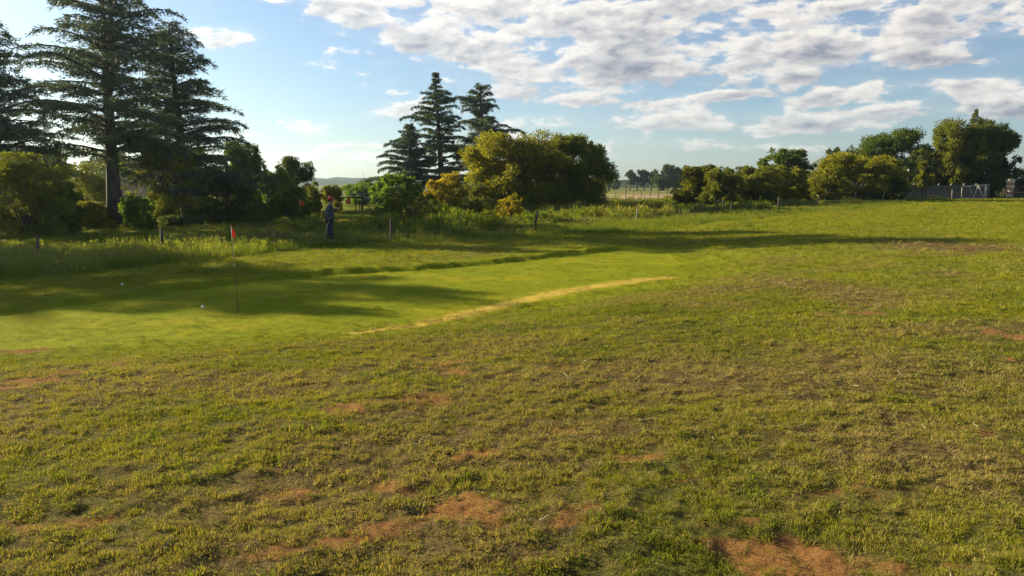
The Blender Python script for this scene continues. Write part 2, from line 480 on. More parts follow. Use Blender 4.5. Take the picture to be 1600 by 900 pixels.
def masks(x, y):
    r = np.hypot(x, y)
    wx = x + (fbm(x * 1.7, y * 1.7, 20, 3) - .5) * .9; wy = y + (fbm(x * 1.7, y * 1.7, 23, 3) - .5) * .9
    bare = np.zeros(np.shape(x))
    for (a, b, c, d, w) in SPOTS:
        bare = np.maximum(bare, w * np.exp(-((wx - a) / c) ** 2 - ((wy - b) / d) ** 2))
    n = fbm(x * .9, y * .9, 31, 5)
    bare = np.maximum(bare, sstep(n, .58, .75) * .8 * (r < 30) * sstep(-y, -13, -7))
    bare = bare * (.25 + 1.35 * fbm(x * 5, y * 5, 33, 4))
    n2 = fbm(x * .55, y * .8, 41, 4)
    near_dry = .52 - .22 * sstep(y, 6, 14) - .10 * sstep(y, 14, 24)
    dry = near_dry + (n2 - .5) * 1.5
    for (a, b, c, d, w) in DRYS:
        dry = dry + w * np.exp(-((wx - a) / c) ** 2 - ((wy - b) / d) ** 2)
    ds = seg_dist(wx * .35 + x * .65, wy * .35 + y * .65, STRIP)
    strip = np.exp(-(ds / (.22 + .012 * np.clip(y - 11, 0, 8))) ** 2) * (.75 + .6 * fbm(x * 3, y * 3, 35, 3))
    n3 = fbm(x * .7, y * 1.0, 51, 4)
    lush = sstep(n3, .52, .72) * .7 * sstep(-dry, -.6, -.2)
    lush = np.maximum(lush, sstep(r, 26, 40) * .8)
    lush = np.where(x < -2, np.maximum(lush, sstep(y, 7.5, 10) * .8 * sstep(-x, 2, 5)), lush)
    lush = lush * (1 - np.clip(bare, 0, 1))
    gi = inside(x, y, GREEN)
    collar = np.exp(-(seg_dist(x, y, GREEN, True) / 1.6) ** 2) * .85 * sstep(x + y, 12, 30)
    lush = np.maximum(lush, collar * (.6 + .6 * fbm(x * 1.5, y * 1.5, 37, 3)))
    bare = np.where(gi, bare * 0, bare)
    return np.clip(bare, 0, 1.2), np.clip(dry, 0, 1.2), np.clip(lush, 0, 1), np.clip(strip, 0, 1)

# ------------------------------------------------------------------ ground sheet
def build_ground():
    ang = np.concatenate([np.linspace(-180, -50, 40)[:-1], np.linspace(-50, 50, 560), np.linspace(50, 180, 40)[1:]])
    ang = np.radians(ang)
    rad = np.concatenate([[.02], np.geomspace(.5, 2.2, 12)[:-1], np.geomspace(2.2, 60, 400)[:-1], np.geomspace(60, 2700, 90)])
    na, nr = len(ang), len(rad)
    A, Rr = np.meshgrid(ang, rad)
    X = Rr * np.sin(A); Y = Rr * np.cos(A)
    Z = terrain(X, Y)
    b, d, l, s = masks(X, Y)
    CL = collar_at(X, Y)
    V = np.stack([X, Y, Z], -1).reshape(-1, 3)
    idx = np.arange(na * nr).reshape(nr, na)
    Q = np.stack([idx[:-1, :-1], idx[:-1, 1:], idx[1:, 1:], idx[1:, :-1]], -1).reshape(-1, 4)[:, ::-1]
    cx = V[Q].mean(1)
    g = inside(cx[:, 0], cx[:, 1], GREEN)
    rr = np.hypot(cx[:, 0], cx[:, 1])
    far = rr > 104
    def sub(mask, name, mat, kind='structure'):
        q = Q[mask]; u, inv = np.unique(q, return_inverse=True)
        me = mesh_np(name, V[u], inv.reshape(q.shape), mat, True,
                     {'bare': ('POINT', b.ravel()[u]), 'dry': ('POINT', d.ravel()[u]), 'strip': ('POINT', s.ravel()[u]), 'collar': ('POINT', CL.ravel()[u]), 'away': ('POINT', sstep(np.hypot(X, Y), 9, 20).ravel()[u]), 'lush': ('POINT', l.ravel()[u])})
        return tag(link(name, me), kind=kind)
    sub(~g & ~far, 'ground', M_LAWN)
    sub(g, 'putting_green', M_GREEN)
    ax = np.degrees(np.arctan2(cx[:, 0], cx[:, 1]))
    pl = far & (ax > 4.5) & (ax < 16) & (rr < 185)
    sub(pl, 'ploughed_field', M_PLOUGH)
    sub(far & ~pl, 'far_fields', M_FAR)
build_ground()

# ------------------------------------------------------------------ grass tufts (instanced on points)
def blades(n, rad, hmin, hmax, w, splay, seg=2, flop=0.0):
    V = []; Fc = []; T_ = []
    for i in range(n):
        a = random.random() * 2 * PI; r0 = rad * math.sqrt(random.random())
        bx, by = r0 * math.cos(a), r0 * math.sin(a)
        d = a + random.uniform(-1.2, 1.2) if splay > .3 else random.random() * 2 * PI
        h = random.uniform(hmin, hmax); lean = random.uniform(.1, 1) * splay
        if random.random() < flop: lean = random.uniform(1.5, 3.0); h *= .45
        ww = w * random.uniform(.6, 1.2); sx, sy = -math.sin(d) * ww / 2, math.cos(d) * ww / 2
        k = len(V)
        mx_, my_ = bx + math.cos(d) * h * lean * .35, by + math.sin(d) * h * lean * .35
        tx, ty = bx + math.cos(d) * h * lean, by + math.sin(d) * h * lean
        V += [(bx - sx, by - sy, -.01), (bx + sx, by + sy, -.01), (mx_ + sx * .8, my_ + sy * .8, h * .62), (mx_ - sx * .8, my_ - sy * .8, h * .62), (tx, ty, h * (1 - .18 * min(lean, 2)))]
        Fc += [(k, k + 1, k + 2), (k, k + 2, k + 3), (k + 3, k + 2, k + 4)]
        T_ += [random.random()] * 5
    return V, Fc, T_
def seedheads(V, Fc, T_, n, rad, h0, h1):
    for i in range(n):
        a = random.random() * 2 * PI; r0 = rad * random.random()
        bx, by = r0 * math.cos(a), r0 * math.sin(a); h = random.uniform(h0, h1)
        tx, ty = bx + random.uniform(-.1, .1), by + random.uniform(-.1, .1)
        for q in range(2):
            dx, dy = (.004, 0) if q else (0, .004); k = len(V)
            V += [(bx - dx, by - dy, 0), (bx + dx, by + dy, 0), (tx, ty, h)]; Fc += [(k, k + 1, k + 2)]; T_ += [.95] * 3
            k = len(V)
            V += [(tx - dx * 3, ty - dy * 3, h * .86), (tx + dx * 3, ty + dy * 3, h * .9), (tx, ty, h * 1.06)]; Fc += [(k, k + 1, k + 2)]; T_ += [1.0] * 3
    return V, Fc, T_
def weed(n, rad, h, ls):
    V = []; Fc = []; T_ = []
    for i in range(n):
        a = random.random() * 2 * PI; rr = rad * random.random() ** .5
        x, y = rr * math.cos(a), rr * math.sin(a); z = h * random.random() ** .6 * (1 - .5 * (rr / rad) ** 2)
        d = Vector((math.cos(a) + random.uniform(-.7, .7), math.sin(a) + random.uniform(-.7, .7), random.uniform(-.2, .9))).normalized()
        sdir = d.cross(Vector((random.uniform(-.4, .4), random.uniform(-.4, .4), 1))).normalized()
        L = ls * random.uniform(.6, 1.3); k = len(V); p = Vector((x, y, z))
        V += [p, p + d * L * .45 + sdir * L * .24, p + d * L, p + d * L * .45 - sdir * L * .24]
        Fc += [(k, k + 1, k + 2), (k, k + 2, k + 3)]; T_ += [random.random()] * 4
    return V, Fc, T_
def grass_mat(name, g1, g2, straw, trans, tcol=(1.25, 1.35, .55)):
    """blade colour: green shades blade by blade, straw where the tuft's own 'straw' value says so"""
    m, t, out = new_mat(name)
    a = t.attr('tint'); st = t.attr('straw', 'INSTANCER'); hue = t.attr('hue', 'INSTANCER')
    c = t.mix(t.math('MULTIPLY_ADD', a, .5, t.math('MULTIPLY', hue, .5)), g1, g2)
    c = t.mix(t.rng(t.math('ADD', st, t.math('MULTIPLY', t.math('SUBTRACT', a, .5), .9)), .3, .7), c, straw)
    p = t.n('ShaderNodeBsdfPrincipled')
    t.l(c, p.inputs['Base Color']); p.inputs['Roughness'].default_value = .8; p.inputs['Specular IOR Level'].default_value = .08
    tr = t.n('ShaderNodeBsdfTranslucent')
    mm = t.n('ShaderNodeMix', data_type='RGBA', blend_type='MULTIPLY'); mm.inputs[0].default_value = 1
    t.l(c, mm.inputs[6]); mm.inputs[7].default_value = (*tcol, 1)
    t.l(mm.outputs[2], tr.inputs[0])
    mx = t.n('ShaderNodeMixShader'); mx.inputs[0].default_value = trans
    t.l(p.outputs[0], mx.inputs[1]); t.l(tr.outputs[0], mx.inputs[2])
    t.l(mx.outputs[0], out.inputs[0])
    return m
M_TURF = grass_mat('turf_blades', (.075, .105, .012), (.275, .27, .02), (.32, .25, .10), .33, (1.3, 1.3, .4))
M_TALL = grass_mat('tall_grass_blades', (.06, .11, .014), (.16, .205, .025), (.26, .25, .09), .42, (1.3, 1.35, .4))
M_WEED = grass_mat('meadow_weeds', (.07, .11, .014), (.18, .21, .025), (.24, .20, .07), .42, (1.3, 1.3, .4))

def source(name, data, mat):
    V, Fc, T_ = data
    me = bpy.data.meshes.new(name); me.from_pydata([tuple(v) for v in V], [], Fc); me.materials.append(mat)
    at = me.attributes.new('tint', 'FLOAT', 'POINT'); at.data.foreach_set('value', T_)
    me.update()
    return bpy.data.objects.new(name, me)      # never linked: only the scatter below uses it
def scatter(name, label, cat, P, rot, scl, var, attrs, sources):
    me = bpy.data.meshes.new(name)
    me.vertices.add(len(P)); me.vertices.foreach_set('co', np.asarray(P, np.float32).ravel())
    def fa(n, typ, arr, key='value'):
        at = me.attributes.new(n, typ, 'POINT'); at.data.foreach_set(key, np.asarray(arr, np.float32).ravel())
    fa('rot', 'FLOAT_VECTOR', rot, 'vector'); fa('scl', 'FLOAT_VECTOR', scl, 'vector')
    at = me.attributes.new('var', 'INT', 'POINT'); at.data.foreach_set('value', np.asarray(var, np.int32))
    for k, v in attrs.items(): fa(k, 'FLOAT', v)
    o = link(name, me)
    ng = bpy.data.node_groups.new(name, 'GeometryNodeTree')
    ng.interface.new_socket('Geometry', in_out='INPUT', socket_type='NodeSocketGeometry')
    ng.interface.new_socket('Geometry', in_out='OUTPUT', socket_type='NodeSocketGeometry')
    gi = ng.nodes.new('NodeGroupInput'); go = ng.nodes.new('NodeGroupOutput')
    jn = ng.nodes.new('GeometryNodeJoinGeometry')
    def na(n, typ):
        nd = ng.nodes.new('GeometryNodeInputNamedAttribute'); nd.data_type = typ; nd.inputs['Name'].default_value = n
        return nd.outputs['Attribute']
    r_, s_, v_ = na('rot', 'FLOAT_VECTOR'), na('scl', 'FLOAT_VECTOR'), na('var', 'INT')
    er = ng.nodes.new('FunctionNodeEulerToRotation'); ng.links.new(r_, er.inputs[0])
    for i, so in enumerate(sources):
        cp = ng.nodes.new('FunctionNodeCompare'); cp.data_type = 'INT'; cp.operation = 'EQUAL'
        ins = [q for q in cp.inputs if q.type == 'INT']
        ng.links.new(v_, ins[0]); ins[1].default_value = i
        oi = ng.nodes.new('GeometryNodeObjectInfo'); oi.inputs['Object'].default_value = so; oi.inputs['As Instance'].default_value = True
        ip = ng.nodes.new('GeometryNodeInstanceOnPoints')
        ng.links.new(gi.outputs[0], ip.inputs['Points']); ng.links.new(cp.outputs[0], ip.inputs['Selection'])
        ng.links.new(oi.outputs['Geometry'], ip.inputs['Instance'])
        ng.links.new(er.outputs[0], ip.inputs['Rotation']); ng.links.new(s_, ip.inputs['Scale'])
        ng.links.new(ip.outputs[0], jn.inputs[0])
    ng.links.new(jn.outputs[0], go.inputs[0])
    md = o.modifiers.new('scatter', 'NODES'); md.node_group = ng
    return tag(o, label, cat, kind='stuff')

FENCE_PX = [(-140, 20.5), (60, 22.5), (255, 26), (430, 28.5), (611, 31), (720, 34), (835, 37.5), (915, 40), (995, 44), (1062, 49), (1130, 55), (1216, 60), (1277, 66), (1335, 74), (1378, 80), (1421, 84), (1487, 88)]
FENCE = [(col_at(px, Y)[0], Y) for px, Y in FENCE_PX]
FENCE_ARR = [(-60, 12)] + FENCE + [(70, 100)]
def beyond(x, y):                      # > 0 past the wire fence, < 0 on the mown side
    yf = np.interp(x, [p[0] for p in FENCE_ARR], [p[1] for p in FENCE_ARR])
    d = seg_dist(x, y, FENCE_ARR)
    return np.where(y > yf, d, -d)

def ring_points(dens, r0, r1, half=44):
    """random points in a fan of ground in front of the viewer; dens per square metre"""
    area = .5 * R(half * 2) * (r1 * r1 - r0 * r0); n = int(area * dens)
    r = np.sqrt(rng.random(n) * (r1 * r1 - r0 * r0) + r0 * r0); a = R(half) * (rng.random(n) * 2 - 1)
    return r * np.sin(a), r * np.cos(a)

def lawn():
    X = []; Y = []; Sc = []
    for (r0, r1, dens, sc) in [(1.8, 4.5, 1250, .66), (4.5, 7, 900, .75), (7, 10, 480, .9), (10, 15, 210, 1.15), (15, 22, 75, 1.5), (22, 34, 30, 2.0), (34, 60, 10, 3.0), (60, 100, 3, 4.6)]:
        x, y = ring_points(dens, r0, r1, 48 if r0 < 7 else 40)
        X.append(x); Y.append(y); Sc.append(np.full(len(x), sc))
    X = np.concatenate(X); Y = np.concatenate(Y); Sc = np.concatenate(Sc)
    b, d, l, s = masks(X, Y)
    gi = inside(X, Y, GREEN)
    by = beyond(X, Y)
    clump = .38 * fbm(X * 3.2, Y * 4.0, 61, 3) + .62 * fbm(X * 13, Y * 13, 64, 2)
    keep = rng.random(len(X)) > np.clip(b * 1.05, 0, .90)
    keep &= rng.random(len(X)) > np.clip((d - .7) * .9, 0, .7)
    keep &= ~gi | (rng.random(len(X)) < .35)
    keep &= by < .5
    keep &= (clump > .43 + .05 * (rng.random(len(X)) - .5)) | gi | (rng.random(len(X)) < np.where(np.hypot(X, Y) < 12, .16, .6))
    X, Y, Sc, b, d, l, s, gi, clump = [q[keep] for q in (X, Y, Sc, b, d, l, s, gi, clump)]
    Z = terrain(X, Y)
    n = len(X); u = rng.random(n)
    k = .45 + 1.25 * sstep(clump, .43, .64) + .3 * l * (rng.random(n))
    hz = k * (.75 + .5 * u) * (1 - .45 * np.clip(d, 0, 1))
    cl = collar_at(X, Y); hz = hz * (1 - .72 * cl); hz = np.where(gi, .15 + .06 * u, hz); hz = np.where(s > .4, .35, hz)
    wide = Sc * (.8 + .4 * rng.random(n))
    scl = np.stack([wide, wide, hz * (.5 + .45 * Sc)], -1)
    rot = np.stack([rng.normal(0, .30, n), rng.normal(0, .30, n), rng.random(n) * 2 * PI], -1)
    straw = np.clip(d * .95 - .12 + rng.normal(0, .16, n) + .8 * s - .5 * l, 0, 1) * (1 - .8 * collar_at(X, Y) * (s < .3))
    straw = np.where(gi, np.clip(.05 + rng.normal(0, .06, n) + s, 0, 1), straw)
    hue = np.clip(.5 + (fbm(X * .8, Y * .8, 71, 3) - .5) * 2.2 + rng.normal(0, .15, n) + .2 * l, 0, 1); hue = hue * (1 - cl) + cl * (.5 + rng.normal(0, .12, n))
    src = [source('turf_tuft', blades(38, .06, .010, .032, .0042, 1.9, flop=.6), M_TURF) for _ in range(5)]
    src.append(source('turf_tuft', weed(16, .045, .015, .028), M_WEED))
    src.append(source('turf_tuft', blades(22, .05, .02, .055, .006, 1.2, flop=.25), M_TURF))
    var = rng.integers(0, 5, n); var = np.where((rng.random(n) < .05) & ~gi, 6, var); var = np.where((rng.random(n) < .35) & (fbm(X * 2.2, Y * 2.2, 66, 3) > .63) & ~gi, 5, var)
    scatter('lawn_grass', 'short patchy mown grass over the whole foreground and putting green', 'grass', np.stack([X, Y, Z], -1), rot, scl, var, {'straw': straw, 'hue': hue}, src)
    print('lawn tufts', n)
lawn()

def tall():
    X, Y, Sc = [], [], []
    for r0, r1, dens in [(14, 30, 22), (30, 50, 13), (50, 95, 5)]:
        x, y = ring_points(dens, r0, r1, 44); X.append(x); Y.append(y); Sc.append(np.full(len(x), 1.0 if r0 < 40 else 1.5))
    X = np.concatenate(X); Y = np.concatenate(Y); Sc = np.concatenate(Sc)
    by = beyond(X, Y) + (fbm(X * .6, Y * .6, 77, 3) - .5) * 1.8
    # a belt of long grass along the fence, widest at the left where it comes to the green
    wleft = np.interp(X, [-40, -20, -12, -6, 0, 6, 20, 40], [7.0, 6.0, 4.2, 1.6, 2.2, 4.5, 5.5, 3.0])
    belt = (by > -wleft) & (by < 2.6)
    h = .22 + .10 * sstep(-X, 5, 12) + .16 * (fbm(X * .5, Y * .5, 78, 3) - .5)
    h = np.where(X > 2, .17, h)
    den = np.where(by < -wleft + .8, .6, 1.0)
    keep = belt & (rng.random(len(X)) < den) & ~((X > -7.5) & (X < -1) & (by < -1.2))
    X, Y, Sc, h, by = [q[keep] for q in (X, Y, Sc, h, by)]
    n = len(X); Z = terrain(X, Y)
    hz = h / .5 * (.7 + .6 * rng.random(n))
    w = Sc * (.8 + .5 * rng.random(n))
    scl = np.stack([w, w, hz], -1); rot = np.stack([rng.normal(0, .08, n), rng.normal(0, .08, n), rng.random(n) * 2 * PI], -1)
    straw = np.clip(.05 + rng.normal(0, .12, n) + .4 * sstep(fbm(X * .4, Y * .4, 76, 2), .5, .7), 0, 1); hue = np.clip(.5 + (fbm(X * .3, Y * .3, 79, 3) - .5) * 2 + rng.normal(0, .15, n), 0, 1)
    src = []
    for _ in range(3):
        d = blades(34, .16, .22, .5, .010, .42); d = seedheads(*d, 5, .14, .45, .68); src.append(source('tall_tuft', d, M_TALL))
    scatter('tall_grass', 'long seeding grass growing along the wire fence', 'grass', np.stack([X, Y, Z], -1), rot, scl, rng.integers(0, 3, n), {'straw': straw, 'hue': hue}, src)
    print('tall tufts', n)
tall()

def meadow():
    X, Y, Sc = [], [], []
    for r0, r1, dens, sc in [(20, 40, 11, .8), (40, 65, 6.5, 1.1), (65, 103, 2.4, 1.5)]:
        x, y = ring_points(dens, r0, r1, 44); X.append(x); Y.append(y); Sc.append(np.full(len(x), sc))
    X = np.concatenate(X); Y = np.concatenate(Y); Sc = np.concatenate(Sc)
    by = beyond(X, Y)
    patch = fbm(X * .35, Y * .35, 81, 3)
    keep = (by > .6) & (patch > .33)
    # barer ground under the big trees at the left
    keep &= ~((X < -14) & (Y > 33) & (rng.random(len(X)) < .75))
    X, Y, Sc, patch = [q[keep] for q in (X, Y, Sc, patch)]
    n = len(X); Z = terrain(X, Y)
    w = Sc * (.7 + .6 * rng.random(n)); hz = (.7 + 1.9 * sstep(patch, .4, .75)) * (.6 + .7 * rng.random(n)) * np.where(Y > 65, .75, 1) * (1 - .55 * sstep(-X, 8, 13))
    scl = np.stack([w, w, hz], -1); rot = np.stack([rng.normal(0, .1, n), rng.normal(0, .1, n), rng.random(n) * 2 * PI], -1)
    straw = np.clip(.1 + rng.normal(0, .15, n) + .5 * sstep(fbm(X * .15, Y * .15, 83, 2), .5, .7), 0, 1); hue = np.clip(.5 + (fbm(X * .3, Y * .3, 84, 3) - .5) * 2 + rng.normal(0, .15, n), 0, 1)
    src = [source('weed_tuft', weed(80, .26, .28, .12), M_WEED) for _ in range(3)]
    src += [source('weed_tuft', blades(30, .22, .15, .36, .014, .7), M_TALL) for _ in range(2)]
    scatter('meadow_weeds', 'rough weeds and grass of the unmown paddock beyond the fence', 'weeds', np.stack([X, Y, Z], -1), rot, scl, rng.integers(0, 5, n), {'straw': straw, 'hue': hue}, src)
    print('meadow', n)
meadow()

# ------------------------------------------------------------------ trees
def rand_dirs(n, up=0.0):
    v = rng.normal(0, 1, (n, 3)); v[:, 2] += up
    return v / np.linalg.norm(v, axis=1)[:, None]
def leaf_cloud(P, L, W, D=None, droop=0.0):
    """rhombic leaves at points P; D = preferred directions"""
    n = len(P)
    d = rand_dirs(n)
    if D is not None: d = d * .8 + D; d /= np.linalg.norm(d, axis=1)[:, None]
    d[:, 2] -= droop; d /= np.linalg.norm(d, axis=1)[:, None]
    s = np.cross(d, rand_dirs(n)); s /= np.linalg.norm(s, axis=1)[:, None] + 1e-9
    l = (L * (.6 + .8 * rng.random(n)))[:, None]; w = (W * (.6 + .8 * rng.random(n)))[:, None]
    V = np.stack([P, P + d * l * .5 + s * w * .5, P + d * l, P + d * l * .5 - s * w * .5], 1).reshape(-1, 3)
    Fq = np.arange(4 * n).reshape(n, 4)
    return V, Fq

def broad_tree(name, label, cat, px, Y, x0, x1, ytop, ybot, mat, nleaf, leaf=.16, group=None, trunk_r=.14, clumps=34, bark=None,
               flat=1.0, bloom=None, airy=.5, lw=.5, stems=1, seed=0, depth=1.0, dbl=None, nolimb=False, lean=0):
    """tree placed at depth Y; its crown spans photo columns x0..x1 and rows ytop..ybot"""
    global rng
    rng = np.random.default_rng(seed + 1000); random.seed(seed)
    bx, bz = col_at(px, Y)
    xl, xr = xat(x0, (ytop + ybot) / 2, Y), xat(x1, (ytop + ybot) / 2, Y)
    zt, zb = ztop(ytop, Y), max(ztop(ybot, Y), bz + .02)
    t = thing(name, label, cat, (bx, Y, bz), 0, group)
    cx = (xl + xr) / 2 - bx; rx = (xr - xl) / 2; cz = (zt + zb) / 2 - bz; rz = (zt - zb) / 2
    # clumps of foliage over the crown's volume, denser at its skin
    C = []; clumps = int(clumps * 1.6); nleaf = int(nleaf * 1.15)
    while len(C) < clumps:
        zz = random.uniform(-.9, .88); a_ = random.random() * 2 * PI
        hr = math.sqrt(max(0, 1 - zz * zz)) if zz > 0 else math.sqrt(max(0, 1 - abs(zz) ** 3.2))
        q = (1 - .75 * random.random() ** 2.0) * random.uniform(.72, .92) * hr
        C.append(np.array([math.cos(a_) * q, math.sin(a_) * q, zz]))
    C = np.array(C)
    cr = (.15 + .21 * rng.random(clumps)) * (34 / clumps) ** .25
    per = (cr ** 2); per = (per / per.sum() * nleaf).astype(int)
    P = []; D = []; Tt = []; Bl = []
    for c, r_, k in zip(C, cr, per):
        d = rand_dirs(k, .1); q = rng.random(k) ** airy
        # each clump is itself broken into sprays
        sub = rand_dirs(max(3, k // 45)); si = rng.integers(0, len(sub), k)
        pp = c + (sub[si] * (.45 + .5 * rng.random((len(sub), 1)))[si] + d * .42 * q[:, None]) * r_
        P.append(pp); D.append(sub[si] * .7 + d * .4)
        Tt.append(np.clip(rng.random() * .5 + rng.random(k) * .5, 0, 1))
        if bloom is not None:
            f = bloom(c) ; Bl.append((rng.random(k) < f).astype(float) * (.6 + .4 * rng.random(k)))
    P = np.concatenate(P); D = np.concatenate(D); Tt = np.concatenate(Tt)
    keep = (np.abs(P).max(1) < 1.12)
    P, D, Tt = P[keep], D[keep], Tt[keep]
    W = P * np.array([rx, rx * depth, rz]) + np.array([cx, 0, cz])
    keep = W[:, 2] > .05
    W, D, Tt = W[keep], D[keep], Tt[keep]
    V, Fq = leaf_cloud(W, leaf, leaf * lw, D, .1)
    at = {'tint': ('FACE', Tt)}
    if bloom is not None:
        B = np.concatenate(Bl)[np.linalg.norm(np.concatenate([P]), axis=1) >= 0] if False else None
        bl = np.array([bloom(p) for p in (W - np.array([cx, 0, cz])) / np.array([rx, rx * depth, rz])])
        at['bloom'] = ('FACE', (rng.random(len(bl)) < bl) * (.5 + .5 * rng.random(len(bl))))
    link('crown', mesh_np('crown', V, Fq, mat, False, at), t)
    # trunk and limbs
    mb = MB()
    for k in range(stems):
        a = 2 * PI * k / stems + .5; sx, sy = (.12 * rx * math.cos(a), .12 * rx * math.sin(a)) if stems > 1 else (0, 0)
        hfork = max(.25, cz - rz * .55) if stems == 1 else max(.15, (cz - rz * .7))
        tr = trunk_r * (.65 if stems > 1 else 1)
        mb.tube([(sx * .3, sy * .3, -.15), (sx * .5, sy * .5, hfork * .35), (sx + lean * .4 + rx * random.uniform(-.03, .03), sy, hfork)], [tr * 1.25, tr, tr * .8], 9)
        sel = [i for i in range(clumps) if i % stems == k]
        if nolimb: continue
        for i in sel[:26]:
            c = C[i] * np.array([rx, rx * depth, rz]) + np.array([cx, 0, cz])
            s0 = Vector((sx, sy, hfork)); e = Vector(c)
            if e.z < hfork * .9: continue
            mid = s0.lerp(e, .5) + Vector((random.uniform(-.1, .1) * rx, random.uniform(-.1, .1) * rx, rz * random.uniform(.0, .16)))
            mb.tube([s0, s0.lerp(mid, .6), mid, e], [tr * .5, tr * .36, tr * .26, tr * .09], 5, False)
            for _ in range(2):
                e2 = e + Vector(rand_dirs(1, .3)[0]) * cr[i] * rx * .9
                mb.tube([mid.lerp(e, .5), e2], [tr * .14, tr * .05], 4, False)
    mb.build('trunk', bark or BARK, t, True)
    return t

def cedar(name, label, px, Y, pytop, prof, seed, nb=110, t0=.16, lean=0.0, twin=None, group=None, rise=.28, fol=1.0, base=None, mesh_from=None, x=None, hgt=None, rot=0):
    """tall cedar: prof(t, side) = reach of the boughs at height t (0 base, 1 tip), metres"""
    global rng
    if x is None:
        x, z = col_at(px, Y); hgt = ztop(pytop, Y) - z
    else: z = gz(x, Y)
    t = thing(name, label, 'tree', (x, Y, z), rot, group)
    if mesh_from is not None:
        for o in mesh_from.children:
            c = o.copy(); COL.objects.link(c); c.parent = t; c.scale = (hgt / mesh_from['h'],) * 3
        return t
    t['h'] = hgt
    rng = np.random.default_rng(seed); random.seed(seed)
    leaders = [[(0, 0, -.2), (.05, 0, hgt * .2), (lean * .4, .05, hgt * .5), (lean * .8, 0, hgt * .8), (lean, 0, hgt)]]
    r0 = .018 * hgt + .08
    mb = MB()
    mb.tube(leaders[0], [r0 * 1.35, r0, r0 * .75, r0 * .4, .03], 12)
    if twin:
        zs, dx = twin
        leaders.append([(0, 0, hgt * zs), (dx * .7, .1, hgt * (zs + .08)), (dx, .1, hgt * .75), (dx * 1.1, 0, hgt * .97)])
        mb.tube(leaders[1], [r0 * .7, r0 * .6, r0 * .4, .03], 9)
    def on(lead, zz):
        for a, b in zip(lead[:-1], lead[1:]):
            if a[2] <= zz <= b[2]:
                k = (zz - a[2]) / (b[2] - a[2]); return Vector(a).lerp(Vector(b), k)
        return Vector(lead[-1])
    Vs = []; Fs = []; Ts = []; cnt = 0
    wood = MB()
    for i in range(nb):
        f = (i + .5) / nb
        tt = t0 + (1 - t0) * (f ** .92)
        tt = min(.995, (round(tt * 30) / 30) * .35 + tt * .65 + random.uniform(-.014, .014))
        a = i * 2.39996 + random.uniform(-.5, .5)
        lead = leaders[0] if len(leaders) == 1 or random.random() < .55 or tt < twin[0] + .1 else leaders[1]
        p0 = on(lead, tt * hgt)
        side = math.cos(a)
        L = prof(tt, side) * (random.uniform(.35, .7) if random.random() < .3 else random.uniform(.75, 1.15))
        if L < .25: L = .25
        up = rise * (.45 + 1.4 * tt) + random.uniform(-.24, .26)
        dr = up * .75 + random.uniform(0, .24) * (1 - tt) - .05 * tt
        n = 9
        hd = Vector((math.cos(a), math.sin(a), 0)); bend = random.uniform(-.35, .35)
        path = []
        for k in range(n):
            s = k / (n - 1)
            lat = Vector((-math.sin(a), math.cos(a), 0)) * bend * L * s * s
            path.append(p0 + hd * L * s + lat + Vector((0, 0, L * (up * s - dr * .9 * s * s * s) - .10 * L * max(0, s - .8) / .2 * .3)))
        br = .012 + .018 * L
        wood.tube(path, [br * (1 - .85 * k / (n - 1)) for k in range(n)], 5, False)
        path = np.array([tuple(q) for q in path])
        # side sprays lying flat along the bough
        m = max(5, int(L / .17))
        ss = np.linspace(.12 if tt > .5 else .22, 1, m) + rng.normal(0, .01, m)
        ss = np.clip(ss, 0, 1)
        base_ = np.stack([np.interp(ss, np.linspace(0, 1, n), path[:, k]) for k in range(3)], -1)
        for sd in (-1, 1):
            ang = a + sd * (R(56) + rng.normal(0, .38, m))
            ln = (.12 + .42 * L * (1 - ss) ** .75 * np.clip(ss * 3.5, .3, 1)) * (.35 + .85 * rng.random(m))
            ln = np.minimum(ln, 1.7) * (rng.random(m) < .85)
            q = 7
            w = np.linspace(.08, 1, q)
            dd = np.stack([np.cos(ang), np.sin(ang), np.zeros(m)], -1)
            pts = base_[:, None, :] + dd[:, None, :] * (ln[:, None] * w)[:, :, None]
            pts[:, :, 2] += -.13 * (ln[:, None] * w ** 2) + rng.normal(0, .02, (m, q))
            dens = int(3 * fol + .5)
            pp = np.repeat(pts.reshape(-1, 3), dens, 0)
            keep = rng.random(len(pp)) < np.repeat(np.repeat(np.clip(ln / .5, .45, 1), q), dens)
            D = np.repeat(np.repeat(dd, q, 0), dens, 0)
            pp = pp[keep]; D = D[keep]
            k = len(pp)
            pp = pp + rng.normal(0, .05, (k, 3)); pp[:, 2] -= .12 * rng.random(k)
            d = D + rand_dirs(k) * .75; d[:, 2] -= .75 * rng.random(k); d /= np.linalg.norm(d, axis=1)[:, None]
            s_ = np.cross(d, rand_dirs(k)); s_ /= np.linalg.norm(s_, axis=1)[:, None] + 1e-9
            l_ = (.12 + .24 * rng.random(k))[:, None]; w_ = .064 * (1.35 if Y > 60 else 1)
            V = np.stack([pp - s_ * w_ * .5, pp + s_ * w_ * .5, pp + d * l_], 1).reshape(-1, 3)
            Vs.append(V); Ts.append(np.clip(rng.random() * .5 + .5 * rng.random(k), 0, 1)); cnt += k
    V = np.concatenate(Vs); n = len(V) // 3
    link('crown', mesh_np('crown', V, np.arange(3 * n).reshape(n, 3), CEDAR, False, {'tint': ('FACE', np.concatenate(Ts))}), t)
    mb.build('trunk', BARK, t, True)
    wood.build('boughs', BARK, t, True)
    print(name, 'h %.1f' % hgt, 'needles', n)
    return t

